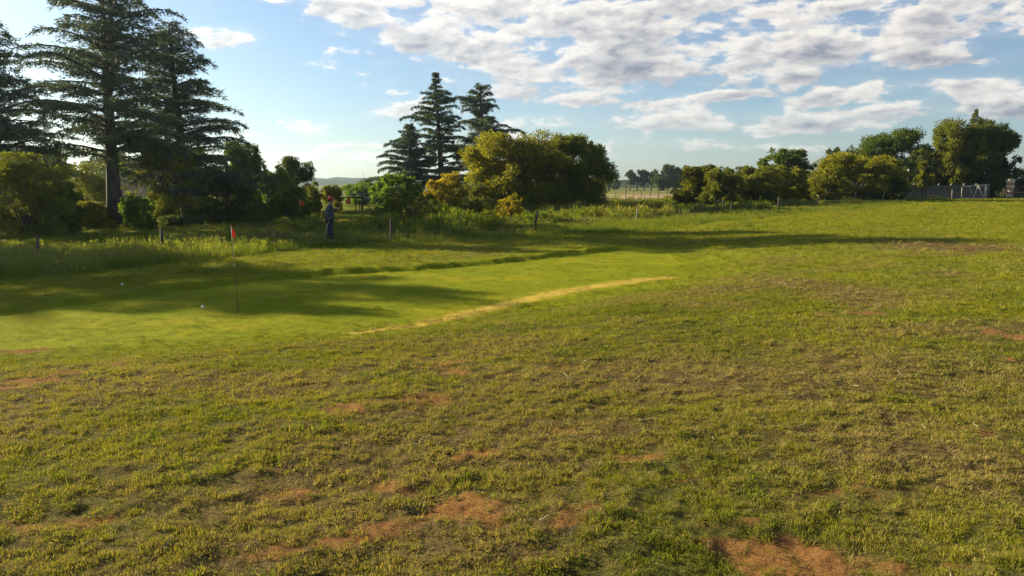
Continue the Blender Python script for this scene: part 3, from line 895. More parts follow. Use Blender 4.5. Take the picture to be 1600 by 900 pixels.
def P1(scale, wl=1.0, wr=1.0, hump=.3, seed=0, pw=.62):
    r_ = np.random.default_rng(seed); ph = r_.random(4) * 6
    def f(t, side):
        b = (1 - t) ** pw * (1 if t > .18 else .8)
        lump = 1 + hump * math.sin(t * 23 + ph[0]) * math.sin(t * 9 + ph[1] + side)
        return scale * b * lump * (wr if side > 0 else wl)
    return f
c1 = cedar('cedar_tree', 'tallest cedar at left with thick bare lower trunk and forked leader', 180, 45, -62, P1(5.6, 1.05, .95, .28, 1, .42), 1, 132, .24, .1, (.50, .45), fol=.7)
c2 = cedar('cedar_tree', 'dense cedar right of the tallest one, tapering to a ragged tip', 292, 49, 36, P1(5.6, .95, 1.0, .22, 2, .55), 2, 145, .13, -.45, fol=.7)
c0 = cedar('cedar_tree', 'cedar cut off by the left edge of the view', 0, 41, 32, P1(5.0, 1, .95, .3, 3, .5), 3, 126, .17, 0, fol=.7)
cA = cedar('cedar_tree', 'slender tallest cedar of the far clump behind the yellow bushes', 690, 88, 113, P1(7.0, .95, .8, .5, 4, .8), 4, 104, .08, -.5, rise=.25)
cB = cedar('cedar_tree', 'right cedar of the far clump with upswept top boughs', 762, 92, 134, P1(6.6, .9, .9, .4, 5, .6), 5, 100, .08, -.9, rise=.6)
cC = cedar('cedar_tree', 'shortest left cedar of the far clump with wide flat boughs', 642, 86, 194, P1(6.4, 1.0, .7, .2, 6, .7), 6, 90, .05, 0, rise=.2)
# cedars of the same row standing just out of view to the left: their shadows lie across the green
cedar('cedar_tree', 'tall cedar next in the row past the left edge of the view', 0, 34, 0, None, 0, mesh_from=c1, x=-33.5, hgt=12.5, rot=1.1)
cedar('cedar_tree', 'lower cedar farther along the row past the left edge of the view', 0, 28.4, 0, None, 0, mesh_from=c2, x=-28.5, hgt=9.8, rot=2.3)
cedar('cedar_tree', 'cedar standing farthest out to the side past the left edge of the view', 0, 31, 0, None, 0, mesh_from=c1, x=-38, hgt=11.5, rot=.4)

cedar('cedar_tree', 'tall cedar standing behind the others past the left edge of the view', 0, 46.5, 0, None, 0, mesh_from=c1, x=-37, hgt=12.5, rot=3.6)
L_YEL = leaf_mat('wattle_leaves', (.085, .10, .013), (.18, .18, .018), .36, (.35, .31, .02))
L_GRN = leaf_mat('broad_leaves', (.045, .075, .014), (.11, .15, .026), .38)
L_BRI = leaf_mat('young_leaves', (.07, .13, .02), (.14, .20, .035), .5)
L_DRK = leaf_mat('dark_leaves', (.045, .070, .018), (.10, .125, .028), .30)
L_OLV = leaf_mat('olive_leaves', (.085, .10, .018), (.19, .20, .028), .40)
L_ORG = leaf_mat('golden_leaves', (.11, .115, .015), (.25, .21, .02), .4, (.50, .36, .02))
for o in list(COL.objects):
    if 'h' in o.keys(): del o['h']
L_BLU = leaf_mat('gum_leaves', (.05, .065, .04), (.10, .12, .075), .25)

bt = broad_tree
# centre: the big wattle pair
bt('wattle_tree', 'broad wattle with its sunny side coloured mustard yellow, in front of the far cedars', 'tree', 805, 62, 722, 890, 207, 332, L_YEL, 70000, .17, trunk_r=.2, clumps=46, stems=3, seed=21, bloom=lambda c: .55 * max(0, min(1, .55 - c[0] * .6 + c[2] * .3)))  # yellow weighted to the sunward left and top: sunlit side put into colour
bt('wattle_tree', 'dark rounded right half of the central wattle clump', 'tree', 888, 65, 835, 962, 212, 336, L_OLV, 60000, .17, trunk_r=.2, clumps=40, stems=3, seed=22, airy=.6)
bt('golden_shrub', 'orange yellow bush left of the central wattle', 'shrub', 700, 55, 660, 735, 272, 345, L_ORG, 12000, .13, trunk_r=.07, clumps=22, stems=4, seed=23, airy=.6, bloom=lambda c: .7 * max(0, min(1, .3 - c[0] * .5 + c[2] * .7)))
bt('sapling', 'small thin sapling with yellow leaves in front of the dark wattle', 'shrub', 797, 44, 772, 818, 300, 344, L_ORG, 2600, .10, trunk_r=.035, clumps=16, stems=2, seed=24, airy=.7, bloom=lambda c: .3)
bt('young_tree', 'thin many stemmed tree with orange tips beside the wire fence', 'tree', 645, 42, 612, 684, 288, 352, L_OLV, 6500, .11, trunk_r=.05, clumps=24, stems=4, seed=25, airy=.7, bloom=None)
bt('young_tree', 'bright green leafy tree below the shortest far cedar', 'tree', 612, 58, 575, 662, 272, 333, L_BRI, 14000, .17, trunk_r=.08, clumps=26, stems=2, seed=26, airy=.6)
bt('shrub', 'low grey green shrub right of the thin many stemmed tree', 'shrub', 680, 46, 655, 705, 318, 352, L_GRN, 4000, .11, trunk_r=.03, clumps=16, stems=3, seed=27)
bt('shrub', 'green brush under the right side of the far cedars', 'shrub', 735, 58, 700, 770, 285, 340, L_OLV, 10000, .13, trunk_r=.06, clumps=20, stems=3, seed=28)
bt('shrub', 'pale green thicket behind the orange flag', 'shrub', 560, 85, 525, 605, 285, 318, L_BRI, 10000, .2, trunk_r=.06, clumps=22, stems=2, seed=29)
# left side
bt('round_tree', 'dark round headed tree standing against the pale horizon', 'tree', 452, 66, 415, 494, 251, 345, L_DRK, 26000, .2, trunk_r=.15, clumps=26, seed=31, airy=.45)
bt('young_tree', 'light green spreading tree in front of the dark round tree', 'tree', 428, 54, 400, 462, 268, 345, L_BRI, 9000, .17, trunk_r=.07, clumps=22, seed=32, airy=.6)
bt('leafy_shrub', 'bright large leaved shrub under the dark round tree', 'shrub', 455, 47, 424, 484, 293, 346, L_BRI, 7000, .2, trunk_r=.05, clumps=20, stems=4, seed=33, airy=.6)
bt('shrub', 'brown green rounded bush behind the man', 'shrub', 490, 56, 472, 508, 288, 338, L_OLV, 8000, .12, trunk_r=.05, clumps=18, stems=2, seed=34)
bt('shrub', 'yellowish bush between the man and the wooden frame', 'shrub', 516, 60, 502, 536, 291, 332, L_YEL, 6000, .13, trunk_r=.05, clumps=16, stems=2, seed=35, bloom=lambda c: .2)
bt('tree', 'leafy tree filling the gap right of the dense cedar', 'tree', 380, 56, 345, 420, 218, 345, L_GRN, 26000, .18, trunk_r=.14, clumps=28, seed=36, airy=.6)
bt('tree', 'dark bushy tree under the dense cedar', 'tree', 345, 50, 305, 405, 265, 352, L_DRK, 24000, .15, trunk_r=.1, clumps=28, stems=2, seed=37)
bt('weeping_tree', 'olive drooping tree between the two nearest cedar trunks', 'tree', 262, 46.5, 218, 325, 235, 345, L_OLV, 17000, .12, trunk_r=.09, clumps=26, stems=2, seed=38, airy=.7)
bt('leafy_shrub', 'bright leaved shrub right beside the tallest cedar trunk', 'shrub', 205, 42, 188, 246, 305, 362, L_BRI, 5500, .17, trunk_r=.04, clumps=18, stems=3, seed=39, airy=.6)
bt('hedge_shrub', 'clipped yellow green hedge left of the tallest cedar trunk', 'hedge', 130, 44, 84, 172, 318, 366, L_YEL, 16000, .11, trunk_r=.05, clumps=26, stems=3, seed=40, bloom=lambda c: .1 + .1 * c[2])  # yellower towards the top: the lit crest is put into the leaf colour
bt('hedge_shrub', 'low dark hedge right of the bright leaved shrub', 'hedge', 288, 45, 248, 322, 334, 362, L_DRK, 12000, .1, trunk_r=.04, clumps=24, stems=3, seed=41)
bt('big_shrub', 'massive dark bush at the left edge with a sunlit crest', 'shrub', 45, 33, -25, 112, 248, 392, L_OLV, 27000, .12, trunk_r=.1, clumps=40, stems=4, seed=42)
bt('big_shrub', 'second dark bush between the left edge bush and the hedge', 'shrub', 92, 37, 60, 125, 290, 378, L_GRN, 14000, .12, trunk_r=.06, clumps=24, stems=3, seed=43)
bt('shrub', 'pale tufty shrub left of the bright leaved shrub under the round tree', 'shrub', 400, 47, 380, 425, 312, 350, L_BRI, 4000, .12, trunk_r=.03, clumps=14, stems=3, seed=44)
bt('tree', 'dark tree standing behind the house at the far left', 'tree', 60, 76, -10, 125, 232, 345, L_DRK, 30000, .22, trunk_r=.16, clumps=34, seed=45, airy=.5)
bt('tree', 'dark tree showing through the tallest cedar behind the house', 'tree', 165, 78, 100, 235, 240, 345, L_DRK, 30000, .22, trunk_r=.16, clumps=34, seed=46, airy=.5)
bt('tree', 'dark tree behind the weeping tree and dense cedar', 'tree', 280, 72, 215, 350, 228, 345, L_GRN, 30000, .22, trunk_r=.16, clumps=34, seed=47, airy=.5)
bt('shrub', 'tall thin shrub in front of the house wall', 'shrub', 95, 52, 60, 135, 280, 345, L_OLV, 12000, .13, trunk_r=.05, clumps=24, stems=3, seed=48, airy=.6)
bt('hedge_shrub', 'dark hedge closing the view right of the low dark hedge', 'hedge', 340, 54, 300, 385, 318, 352, L_DRK, 9000, .14, trunk_r=.05, clumps=24, stems=3, seed=49)
bt('hedge_shrub', 'distant brush behind the weeping tree trunk', 'hedge', 250, 60, 205, 300, 310, 350, L_OLV, 9000, .15, trunk_r=.05, clumps=24, stems=3, seed=50)
bt('weeping_tree', 'olive drooping tree half covering the house gable', 'tree', 150, 56, 98, 218, 252, 345, L_OLV, 15000, .13, trunk_r=.07, clumps=26, stems=2, seed=74, airy=.7)
# right side
bt('hedge_shrub', 'long dark hedge closing the gap behind the right hand thicket', 'hedge', 1190, 88, 1125, 1250, 266, 313, L_DRK, 18000, .2, trunk_r=.1, clumps=40, stems=4, seed=68)
bt('tree', 'dark tree filling the gap between the golden wattle and the great tree', 'tree', 1430, 100, 1395, 1475, 235, 304, L_DRK, 18000, .24, trunk_r=.15, clumps=30, seed=69)
bt('wattle_bush', 'yellow topped bush at the left end of the right hand thicket', 'shrub', 1095, 74, 1050, 1140, 262, 318, L_YEL, 26000, .17, trunk_r=.12, clumps=30, stems=3, seed=51, bloom=lambda c: .5 * max(0, min(1, .2 - c[0] * .6 + c[2] * .5)))  # more yellow at upper left, painting in the sunlit face
bt('wattle_bush', 'dark shaded bush just right of the yellow topped bush', 'shrub', 1120, 70, 1092, 1165, 266, 316, L_OLV, 18000, .16, trunk_r=.1, clumps=26, stems=3, seed=52)
bt('thicket_bush', 'grey green bush in the middle of the right hand thicket', 'shrub', 1175, 76, 1140, 1222, 262, 314, L_OLV, 22000, .17, trunk_r=.1, clumps=28, stems=3, seed=53)
bt('thicket_bush', 'yellow green bush at the right end of the thicket by the brick hut', 'shrub', 1228, 78, 1195, 1266, 262, 312, L_YEL, 20000, .17, trunk_r=.1, clumps=26, stems=3, seed=54, bloom=lambda c: .15)
bt('leafy_tree', 'large leaved green tree showing over the middle of the thicket', 'tree', 1228, 98, 1178, 1280, 238, 300, L_GRN, 16000, .34, trunk_r=.15, clumps=34, seed=55, airy=.6)
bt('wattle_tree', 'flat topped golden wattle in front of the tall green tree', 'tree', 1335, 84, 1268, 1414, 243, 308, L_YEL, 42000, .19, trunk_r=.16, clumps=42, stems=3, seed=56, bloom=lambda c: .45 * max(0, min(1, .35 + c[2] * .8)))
bt('wattle_tree', 'small wattle filling in left of the flat topped golden one', 'tree', 1292, 82, 1258, 1330, 268, 310, L_YEL, 14000, .17, trunk_r=.1, clumps=22, stems=2, seed=57, bloom=lambda c: .25)
bt('conifer', 'thin dark tree tip left of the tall green tree', 'tree', 1303, 106, 1292, 1316, 228, 300, L_DRK, 7000, .25, trunk_r=.12, clumps=22, seed=58)
bt('tree', 'grey green tree between the thin dark tip and the tall green tree', 'tree', 1325, 104, 1302, 1345, 233, 300, L_BLU, 9000, .26, trunk_r=.12, clumps=22, seed=59)
bt('tall_tree', 'tall wide green tree behind the flat topped golden wattle', 'tree', 1400, 106, 1334, 1462, 206, 305, L_GRN, 52000, .26, trunk_r=.25, clumps=54, seed=60, airy=.5)
bt('big_tree', 'left part of the great dark tree by the gate, bronze on top', 'tree', 1490, 98, 1448, 1545, 192, 302, L_OLV, 46000, .24, trunk_r=.3, clumps=40, seed=61, bloom=None)
bt('big_tree', 'great dark round tree above the brick gate pillar', 'tree', 1550, 97, 1502, 1594, 191, 302, L_DRK, 46000, .24, trunk_r=.3, clumps=48, seed=62, airy=.45)
bt('conifer', 'dark spiky treetop rising above the great dark tree', 'tree', 1520, 99, 1500, 1538, 180, 300, L_DRK, 9000, .24, trunk_r=.2, clumps=26, seed=63)
bt('shrub', 'small yellow green shrub in front of the grey boundary wall', 'shrub', 1440, 93, 1428, 1458, 252, 290, L_YEL, 5000, .2, trunk_r=.08, clumps=14, seed=64, bloom=lambda c: .1)
bt('tree', 'shadowy tree behind the boundary wall', 'tree', 1470, 112, 1425, 1520, 240, 302, L_DRK, 16000, .28, trunk_r=.2, clumps=26, seed=65)
bt('hedge_shrub', 'dark hedge behind the dark wall at the right edge', 'hedge', 1610, 95, 1585, 1680, 262, 296, L_DRK, 12000, .2, trunk_r=.1, clumps=24, stems=3, seed=66)
bt('thicket_bush', 'dark low bush under the flat topped golden wattle', 'shrub', 1385, 82, 1350, 1418, 275, 310, L_DRK, 12000, .17, trunk_r=.08, clumps=22, stems=2, seed=67)
# far gum trees
for i, (px, w, yt, lab) in enumerate([(984, 12, 268, 'leftmost of the thin far gum trees across the brown field'), (995, 13, 265, 'second far gum tree, taller than the leftmost one'), (1006, 12, 266, 'third far gum tree, standing in the middle of the row'),
                                      (1017, 13, 266, 'fourth far gum tree, just left of the dark far trees')]):
    bt('gum_tree', lab, 'tree', px, 300, px - w / 2 - 2, px + w / 2 + 2, yt, 288, L_BLU, 2200, .55, group='far gum trees in a row', trunk_r=.3, clumps=14, seed=70 + i, airy=.7, bark=BARK_PALE)
for i, (px, w, yt, lab) in enumerate([(1036, 34, 258, 'largest dark tree on the skyline right of the far gums'), (1055, 28, 261, 'dark far tree right of the largest skyline tree'), (1078, 30, 264, 'dark far tree half hidden behind the yellow topped bush')]):
    bt('far_tree', lab, 'tree', px, 290, px - w / 2, px + w / 2, yt, 296, L_DRK, 5000, .6, trunk_r=.4, clumps=18, seed=80 + i)
for i, px in enumerate([952, 1105, 1135, 1160]):
    bt('far_tree', ['single small dark tree on the far rise', 'far treetop above the yellow topped bush', 'second far treetop above the thicket', 'third far treetop above the thicket'][i], 'tree', px, 300, px - 16, px + 16, 277 if i == 0 else 262, 296, L_DRK, 1800, .6, trunk_r=.3, clumps=12, seed=90 + i)

# ------------------------------------------------------------------ hills
def hill(name, pts, D, thick, mat):
    """a ridge with its own depth, crest heights taken along its length"""
    xs = np.linspace(pts[0][0], pts[-1][0], 160)
    crest = np.interp(xs, [p[0] for p in pts], [p[1] for p in pts])
    V = []; n = 26
    for i, (px, cy) in enumerate(zip(xs, crest)):
        d = px_dir(px, cy); X = D * d[0] / d[1]; zt = H + D * d[2] / d[1]
        zt += (fbm(np.array(X * .02), np.array(0.), 5, 4) - .5) * D * .0035
        for j in range(n):
            s = j / (n - 1) * 2 - 1
            prof = max(0, 1 - abs(s)) ** .8
            yy = D + s * thick
            V.append((X * (yy / D) ** .3, yy, -8 + (zt + 8) * prof * (1 - .08 * float(fbm(np.array(X * .01 + s * 3), np.array(s * 4.), 7, 3))) if abs(s) > 1e-3 else zt))
    V = np.array(V)
    idx = np.arange(len(V)).reshape(len(xs), n)
    Q = np.stack([idx[:-1, :-1], idx[1:, :-1], idx[1:, 1:], idx[:-1, 1:]], -1).reshape(-1, 4)
    return tag(link(name, mesh_np(name, V, Q, mat, True)), kind='structure')
def hill_mat(name, a, b, c):
    m, t, out = new_mat(name)
    geo = t.n('ShaderNodeNewGeometry').outputs['Position']
    n = t.noise(geo, .012, 6, .65); f = t.noise(geo, .06, 4, .7)
    cc = t.mix(t.rng(n, .45, .55), a, b); cc = t.mix(t.rng(f, .5, .58), cc, c)
    p = t.n('ShaderNodeBsdfPrincipled'); t.l(cc, p.inputs['Base Color']); p.inputs['Roughness'].default_value = 1; p.inputs['Specular IOR Level'].default_value = 0
    t.l(p.outputs[0], out.inputs[0]); return m
HM = hill_mat('hill_scrub', (.03, .05, .022), (.06, .075, .03), (.010, .018, .012))
HM2 = hill_mat('dark_hill_scrub', (.05, .07, .04), (.08, .09, .05), (.03, .045, .025))
hill('hills', [(-200, 282), (100, 280), (300, 279), (420, 276), (485, 276), (502, 277), (514, 279), (528, 275), (550, 276), (575, 277), (600, 275), (640, 276), (760, 282), (860, 288)], 1700, 700, HM)
hill('grassy_rise', [(900, 286), (950, 281), (975, 279), (1020, 280), (1080, 283), (1200, 287), (1300, 290)], 620, 250, HM)
hill('dark_hill', [(1215, 284), (1240, 275), (1268, 253), (1285, 243), (1310, 236), (1345, 238), (1400, 250), (1500, 272), (1640, 286), (1800, 288)], 1400, 400, HM2)

# ------------------------------------------------------------------ people
def mat_cloth(name, a, b): return plain_mat(name, a, b, 25, .9, .3)
SKIN = plain_mat('skin', (.22, .12, .08), (.17, .09, .06), 14, .6)
def skinned(name, pts, edges, rad, mat, parent, sub=2):
    me = bpy.data.meshes.new(name); me.from_pydata(pts, edges, []); me.materials.append(mat)
    o = link(name, me, parent)
    o.modifiers.new('skin', 'SKIN').use_smooth_shade = True
    for i, r_ in enumerate(rad):
        sv = me.skin_vertices[0].data[i]; sv.radius = (r_, r_) if not isinstance(r_, tuple) else r_
        sv.use_root = (i == 0)
    md = o.modifiers.new('sub', 'SUBSURF'); md.levels = sub; md.render_levels = sub
    return o
def chain(start, n): return [(start + i, start + i + 1) for i in range(n - 1)]
def man():
    x, z = col_at(516, 31.5)
    t = thing('person', 'man in a dark blue jacket, navy trousers and red cap standing in the rough grass', 'person', (x, 31.5, z - .02), R(12))
    # local frame: he faces +x, -y is the side towards the camera
    P = [(0, 0, .95), (.005, 0, 1.12), (.02, 0, 1.30), (.03, 0, 1.43), (.055, 0, 1.52), (.085, 0, 1.60), (.10, 0, 1.68), (.095, 0, 1.745)]
    Rr = [(.15, .12), (.14, .12), (.16, .13), (.13, .10), .055, .078, .092, .06]
    E = chain(0, 8)
    def add(root, pts, rad):
        b = len(P); P.extend(pts); Rr.extend(rad); E.append((root, b)); E.extend(chain(b, len(pts)))
        return b + len(pts) - 1
    # legs
    for s, fx in ((-1, -.06), (1, .08)):
        add(0, [(.0, s * .095, .86), (fx * .4 + .02, s * .10, .50), (fx, s * .10, .10), (fx + .07, s * .105, .045), (fx + .15, s * .11, .035)], [.095, .062, .042, .045, .035])
    # near arm hangs back and holds the club, far arm reaches forward
    wrist = add(3, [(.02, -.17, 1.42), (-.03, -.235, 1.16), (-.04, -.25, .93)], [.062, .044, .028])
    def hand(w, c, d, n, side):
        c = Vector(c); d = Vector(d).normalized(); n = Vector(n).normalized(); b_ = d.cross(n).normalized()
        palm = add(w, [tuple(c), tuple(c + d * .045)], [(.032, .018), (.036, .018)])
        for k, (off, L) in enumerate(((-.027, .060), (-.009, .070), (.009, .066), (.026, .052))):
            p = c + d * .05 + b_ * off
            add(palm, [tuple(p + d * .012), tuple(p + d * L * .5 + n * .012), tuple(p + d * L * .72 + n * .040)], [.010, .009, .007])
        p = c + b_ * -.03
        add(palm - 1, [tuple(p + d * .01 + n * .01), tuple(p + d * .04 + n * .03 - b_ * .015)], [.012, .009])
    hand(wrist, (-.035, -.25, .875), (.15, .1, -1), (1, .4, .1), 1)
    wrist = add(3, [(.03, .17, 1.42), (.10, .22, 1.19), (.33, .10, 1.30)], [.062, .044, .028])
    hand(wrist, (.375, .085, 1.32), (1, -.2, .2), (-.1, -.6, .8), -1)
    skinned('body', P, E, Rr, SKIN, t)
    coat = mat_cloth('navy_jacket', (.055, .065, .085), (.035, .042, .058))
    trs = mat_cloth('navy_trousers', (.022, .03, .06), (.014, .02, .04))
    JP = [(.0, 0, .86), (-.005, 0, 1.02), (.01, 0, 1.22), (.02, 0, 1.38), (.04, 0, 1.475), (.05, 0, 1.52)]
    JR = [(.17, .20), (.19, .205), (.185, .215), (.15, .17), (.08, .08), (.072, .072)]
    JE = chain(0, 6)
    for pts, rad in (([(.02, -.19, 1.41), (-.03, -.245, 1.17), (-.04, -.255, .955)], [.085, .068, .052]), ([(.03, .19, 1.41), (.10, .23, 1.19), (.30, .115, 1.29)], [.085, .068, .052])):
        b = len(JP); JP += pts; JR += rad; JE.append((3, b)); JE += chain(b, 3)
    skinned('jacket', JP, JE, JR, coat, t)
    TP = [(0, 0, .93)]; TR = [(.155, .15)]; TE = []
    for s, fx in ((-1, -.06), (1, .08)):
        b = len(TP); TP += [(.0, s * .09, .82), (fx * .4 + .02, s * .10, .48), (fx, s * .10, .085)]; TR += [(.115, .11), .088, .078]; TE.append((0, b)); TE += chain(b, 3)
    skinned('trousers', TP, TE, TR, trs, t)
    for s, fx in ((-1, -.06), (1, .08)):
        m = MB(); m.tube([(fx - .06, s * .105, .045), (fx + .04, s * .105, .05), (fx + .14, s * .11, .038), (fx + .19, s * .11, .03)], [.045, .052, .045, .02], 9)
        m.build('shoe', plain_mat('shoe', (.35, .34, .32), (.2, .2, .19), 9, .6), t, True)
    m = MB(); m.tube([(.055, 0, 1.665), (.06, 0, 1.70), (.07, 0, 1.76), (.08, 0, 1.80), (.085, 0, 1.815)], [.104, .108, .10, .065, .01], 14)
    cap = m.build('cap', plain_mat('red_cap', (.45, .035, .03), (.3, .025, .02), 20, .9), t, True)
    m = MB(); m.add([(.13, -.075, 1.70), (.13, .075, 1.70), (.235, .045, 1.685), (.235, -.045, 1.685), (.13, -.075, 1.71), (.13, .075, 1.71), (.235, .045, 1.693), (.235, -.045, 1.693)],
                     [(3, 2, 1, 0), (4, 5, 6, 7), (0, 1, 5, 4), (1, 2, 6, 5), (2, 3, 7, 6), (3, 0, 4, 7)])
    m.build('peak', plain_mat('red_peak', (.40, .03, .03), None, 20, .9), cap)
    m = MB(); m.tube([(.18, 0, 1.665), (.205, 0, 1.635), (.19, 0, 1.622)], [.012, .016, .01], 6); m.build('nose', SKIN, t, True)
    dk = plain_mat('dark_hair', (.03, .025, .02), None, 20, .8)
    for s in (-1, 1):
        m = MB(); m.tube([(.075, s * .088, 1.62), (.08, s * .10, 1.65), (.08, s * .09, 1.675)], [.010, .016, .008], 6); m.build('ear', SKIN, t, True)
        m = MB(); m.tube([(.172, s * .034, 1.662), (.180, s * .034, 1.662)], [.011, .008], 6); m.build('eye', dk, t, True)
    m = MB(); m.tube([(.178, -.022, 1.602), (.182, 0, 1.60), (.178, .022, 1.602)], .006, 5); m.build('mouth', plain_mat('lips', (.16, .06, .05), None, 9, .6), t, True)
    m = MB(); m.tube([(.02, 0, 1.60), (.012, 0, 1.64), (.02, 0, 1.69)], [.05, .085, .09], 10); m.build('hair', dk, t, True)
    # the club in his near hand
    c, s_ = math.cos(R(12)), math.sin(R(12))
    g = thing('golf_club', 'golf club held upright in the hand of the man in the red cap', 'golf club', (x, 31.5, z), R(12))
    m = MB(); m.tube([(-.02, -.262, .95), (-.05, -.262, .78)], [.014, .012], 7); m.build('grip', plain_mat('club_grip', (.03, .03, .03), None, 9, .8), g, True)
    m = MB(); m.tube([(-.05, -.262, .78), (-.27, -.262, .03)], [.009, .008], 6); m.build('shaft', plain_mat('club_shaft', (.6, .58, .5), (.5, .48, .42), 9, .35, metal=.4), g, True)
    m = MB(); m.tube([(-.28, -.262, .05), (-.265, -.262, .02), (-.20, -.262, .015)], [.014, .03, .022], 7); m.build('club_head', plain_mat('club_head', (.35, .35, .35), None, 9, .3, metal=.8), g, True)
man()

# ------------------------------------------------------------------ golf things
def flagstick(px, py, top, label, colr, flag_dir=1, Y=None, fh=.2, fw=.12, rad=.007, pole_mat=None, cup=True):
    if Y is None: x, Y = gpx(px, py); z = gz(x, Y)
    else: x, z = col_at(px, Y)
    t = thing('golf_flag', label, 'flag', (x, Y, z))
    tx = xat(top[0], top[1], Y) - x; tz = ztop(top[1], Y) - z
    m = MB(); m.tube([(0, 0, -.05), (tx * .45, 0, tz * .5), (tx * .5, 0, tz * .55)], [rad, rad, rad], 8); m.build('lower_pole', pole_mat or plain_mat('dark_pole', (.05, .05, .045), None, 9, .5), t, True)
    m = MB(); m.tube([(tx * .5, 0, tz * .55), (tx, 0, tz)], [rad * .9, rad * .8], 8); m.build('upper_pole', plain_mat('pale_pole_top', (.5, .42, .4), None, 9, .5), t, True)
    # cloth hanging limp in folds
    V = []; nf = 9; nz = 8
    for j in range(nz):
        v = j / (nz - 1)
        for i in range(nf):
            u = i / (nf - 1)
            w = fw * (.25 + .75 * math.sin(PI * min(1, v * .75 + .05))) 
            V.append((tx * (1 - .02 - v * fh / tz) + flag_dir * u * w, .03 * math.sin(u * 9 + v * 2) * (u + .1), tz - .03 - v * fh - u * u * .05))
    Fq = [(j * nf + i, j * nf + i + 1, (j + 1) * nf + i + 1, (j + 1) * nf + i) for j in range(nz - 1) for i in range(nf - 1)]
    me = mesh_np('cloth', V, Fq, leaf_mat('flag_cloth', colr, tuple(q * .8 for q in colr), .4, tcol=(1.1, .9, .9)), True, {'tint': ('FACE', np.random.default_rng(1).random(len(Fq)))})
    o = link('cloth', me, t); sm = o.modifiers.new('thick', 'SOLIDIFY'); sm.thickness = .002
    if cup:
        m = MB(); m.tube([(0, 0, -.06), (0, 0, .004)], [.054, .054], 16, False); m.build('cup_rim', plain_mat('cup', (.02, .02, .018), None, 9, .8), t, True)
    return t
flagstick(372, 487, (361, 352), 'thin leaning pole with a limp red flag on the putting green', (.78, .10, .05), 1, None, .16, .065, .0055)
flagstick(549, 350, (548, 307), 'orange flag on a pole beside the wooden frame', (.75, .22, .02), -1, 52, .42, .36, .018, cup=False)
flagstick(468, 350, (468, 311), 'orange flag showing in front of the bright large leaved shrub', (.75, .20, .02), 1, 44, .32, .3, .014, cup=False)
BALL = plain_mat('ball_white', (.8, .8, .78), (.7, .7, .68), 30, .4)
for (px, py, lab) in [(317, 483, 'white golf ball lying on the green left of the flag pole'), (191, 447, 'white ball lying in the shaded turf behind the green')]:
    x, y = gpx(px, py); z = gz(x, y)
    m = MB(); k = 9
    m.tube([(0, 0, -.0213 * math.cos(PI * i / k)) for i in range(k + 1)], [max(.0213 * math.sin(PI * i / k), .0005) for i in range(k + 1)], 14)
    o = m.build('golf_ball', BALL, None, True, (x, y, z + .038)); o.scale = (1.25,) * 3
    tag(o, lab, 'golf ball')

# ------------------------------------------------------------------ wire fence
def fence():
    posts = [(-140, 20.5, .95, 0, .05, 0), (60, 22.5, .8, .04, .045, 0), (255, 26, .84, -.03, .05, 0), (430, 28.5, .6, 0, .03, 0), (611, 30.6, .92, .02, .05, 0), (720, 34, .6, 0, .025, 0), (835, 37, 1.0, .16, .055, 0),
             (915, 40, .6, 0, .03, 0), (995, 44, .86, .03, .045, 1), (1062, 49, .55, .02, .03, 0), (1120, 54, .95, 0, .06, 0), (1130, 55, .95, -.03, .065, 0), (1142, 55.5, .75, .02, .05, 0), (1216, 60, 1.0, 0, .06, 0), (1277, 66, .98, .06, .05, 1),
             (1335, 74, 1.0, .1, .05, 1), (1378, 79, 1.05, .2, .05, 1), (1421, 84, 1.1, 0, .06, 1), (1487, 88, 1.1, 0, .05, 1), (1568, 92, 1.15, 0, .07, 0), (1583, 92.6, 1.1, 0, .06, 1), (1700, 98, 1.1, 0, .06, 0)]
    x0, z0 = col_at(611, 30.6)
    t = thing('wire_fence', 'rough post and wire fence running from the left edge to the distant gate', 'fence', (x0, 30.6, z0))
    tops = []
    for k, (px, Y, h, ln, r_, pale) in enumerate(posts):
        x, z = col_at(px, Y); x -= x0; y = Y - 30.6; z -= z0
        m = MB(); random.seed(k)
        m.tube([(x, y, z - .2), (x + ln * .4, y, z + h * .5 + .0), (x + ln + random.uniform(-.01, .01), y, z + h)], [r_ * 1.1, r_ * random.uniform(.9, 1.05), r_ * .85], 7)
        m.build('post', WOOD_PALE if pale else WOOD, t, True)
        tops.append((x, y, z, ln, h))
    for s in (.35, .65, .92):
        for a, b in zip(tops[:-1], tops[1:]):
            m = MB(); pts = []
            for i in range(5):
                f = i / 4; pts.append((a[0] + (b[0] - a[0]) * f + a[3] * s * (1 - f) + b[3] * s * f, a[1] + (b[1] - a[1]) * f - .05, a[2] + (b[2] - a[2]) * f + s * (.82 if min(a[4], b[4]) > .8 else .6) - .08 * math.sin(PI * f)))
            m.tube(pts, .0035, 4, False); m.build('wire', STEEL, t)
    # brace wire cell between the three stout posts
    m = MB(); a, b = tops[11], tops[12]
    m.tube([(a[0], a[1] - .06, a[2] + .72), (b[0], b[1] - .06, b[2] + .70)], .018, 5); m.build('brace_rail', WOOD, t)
fence()
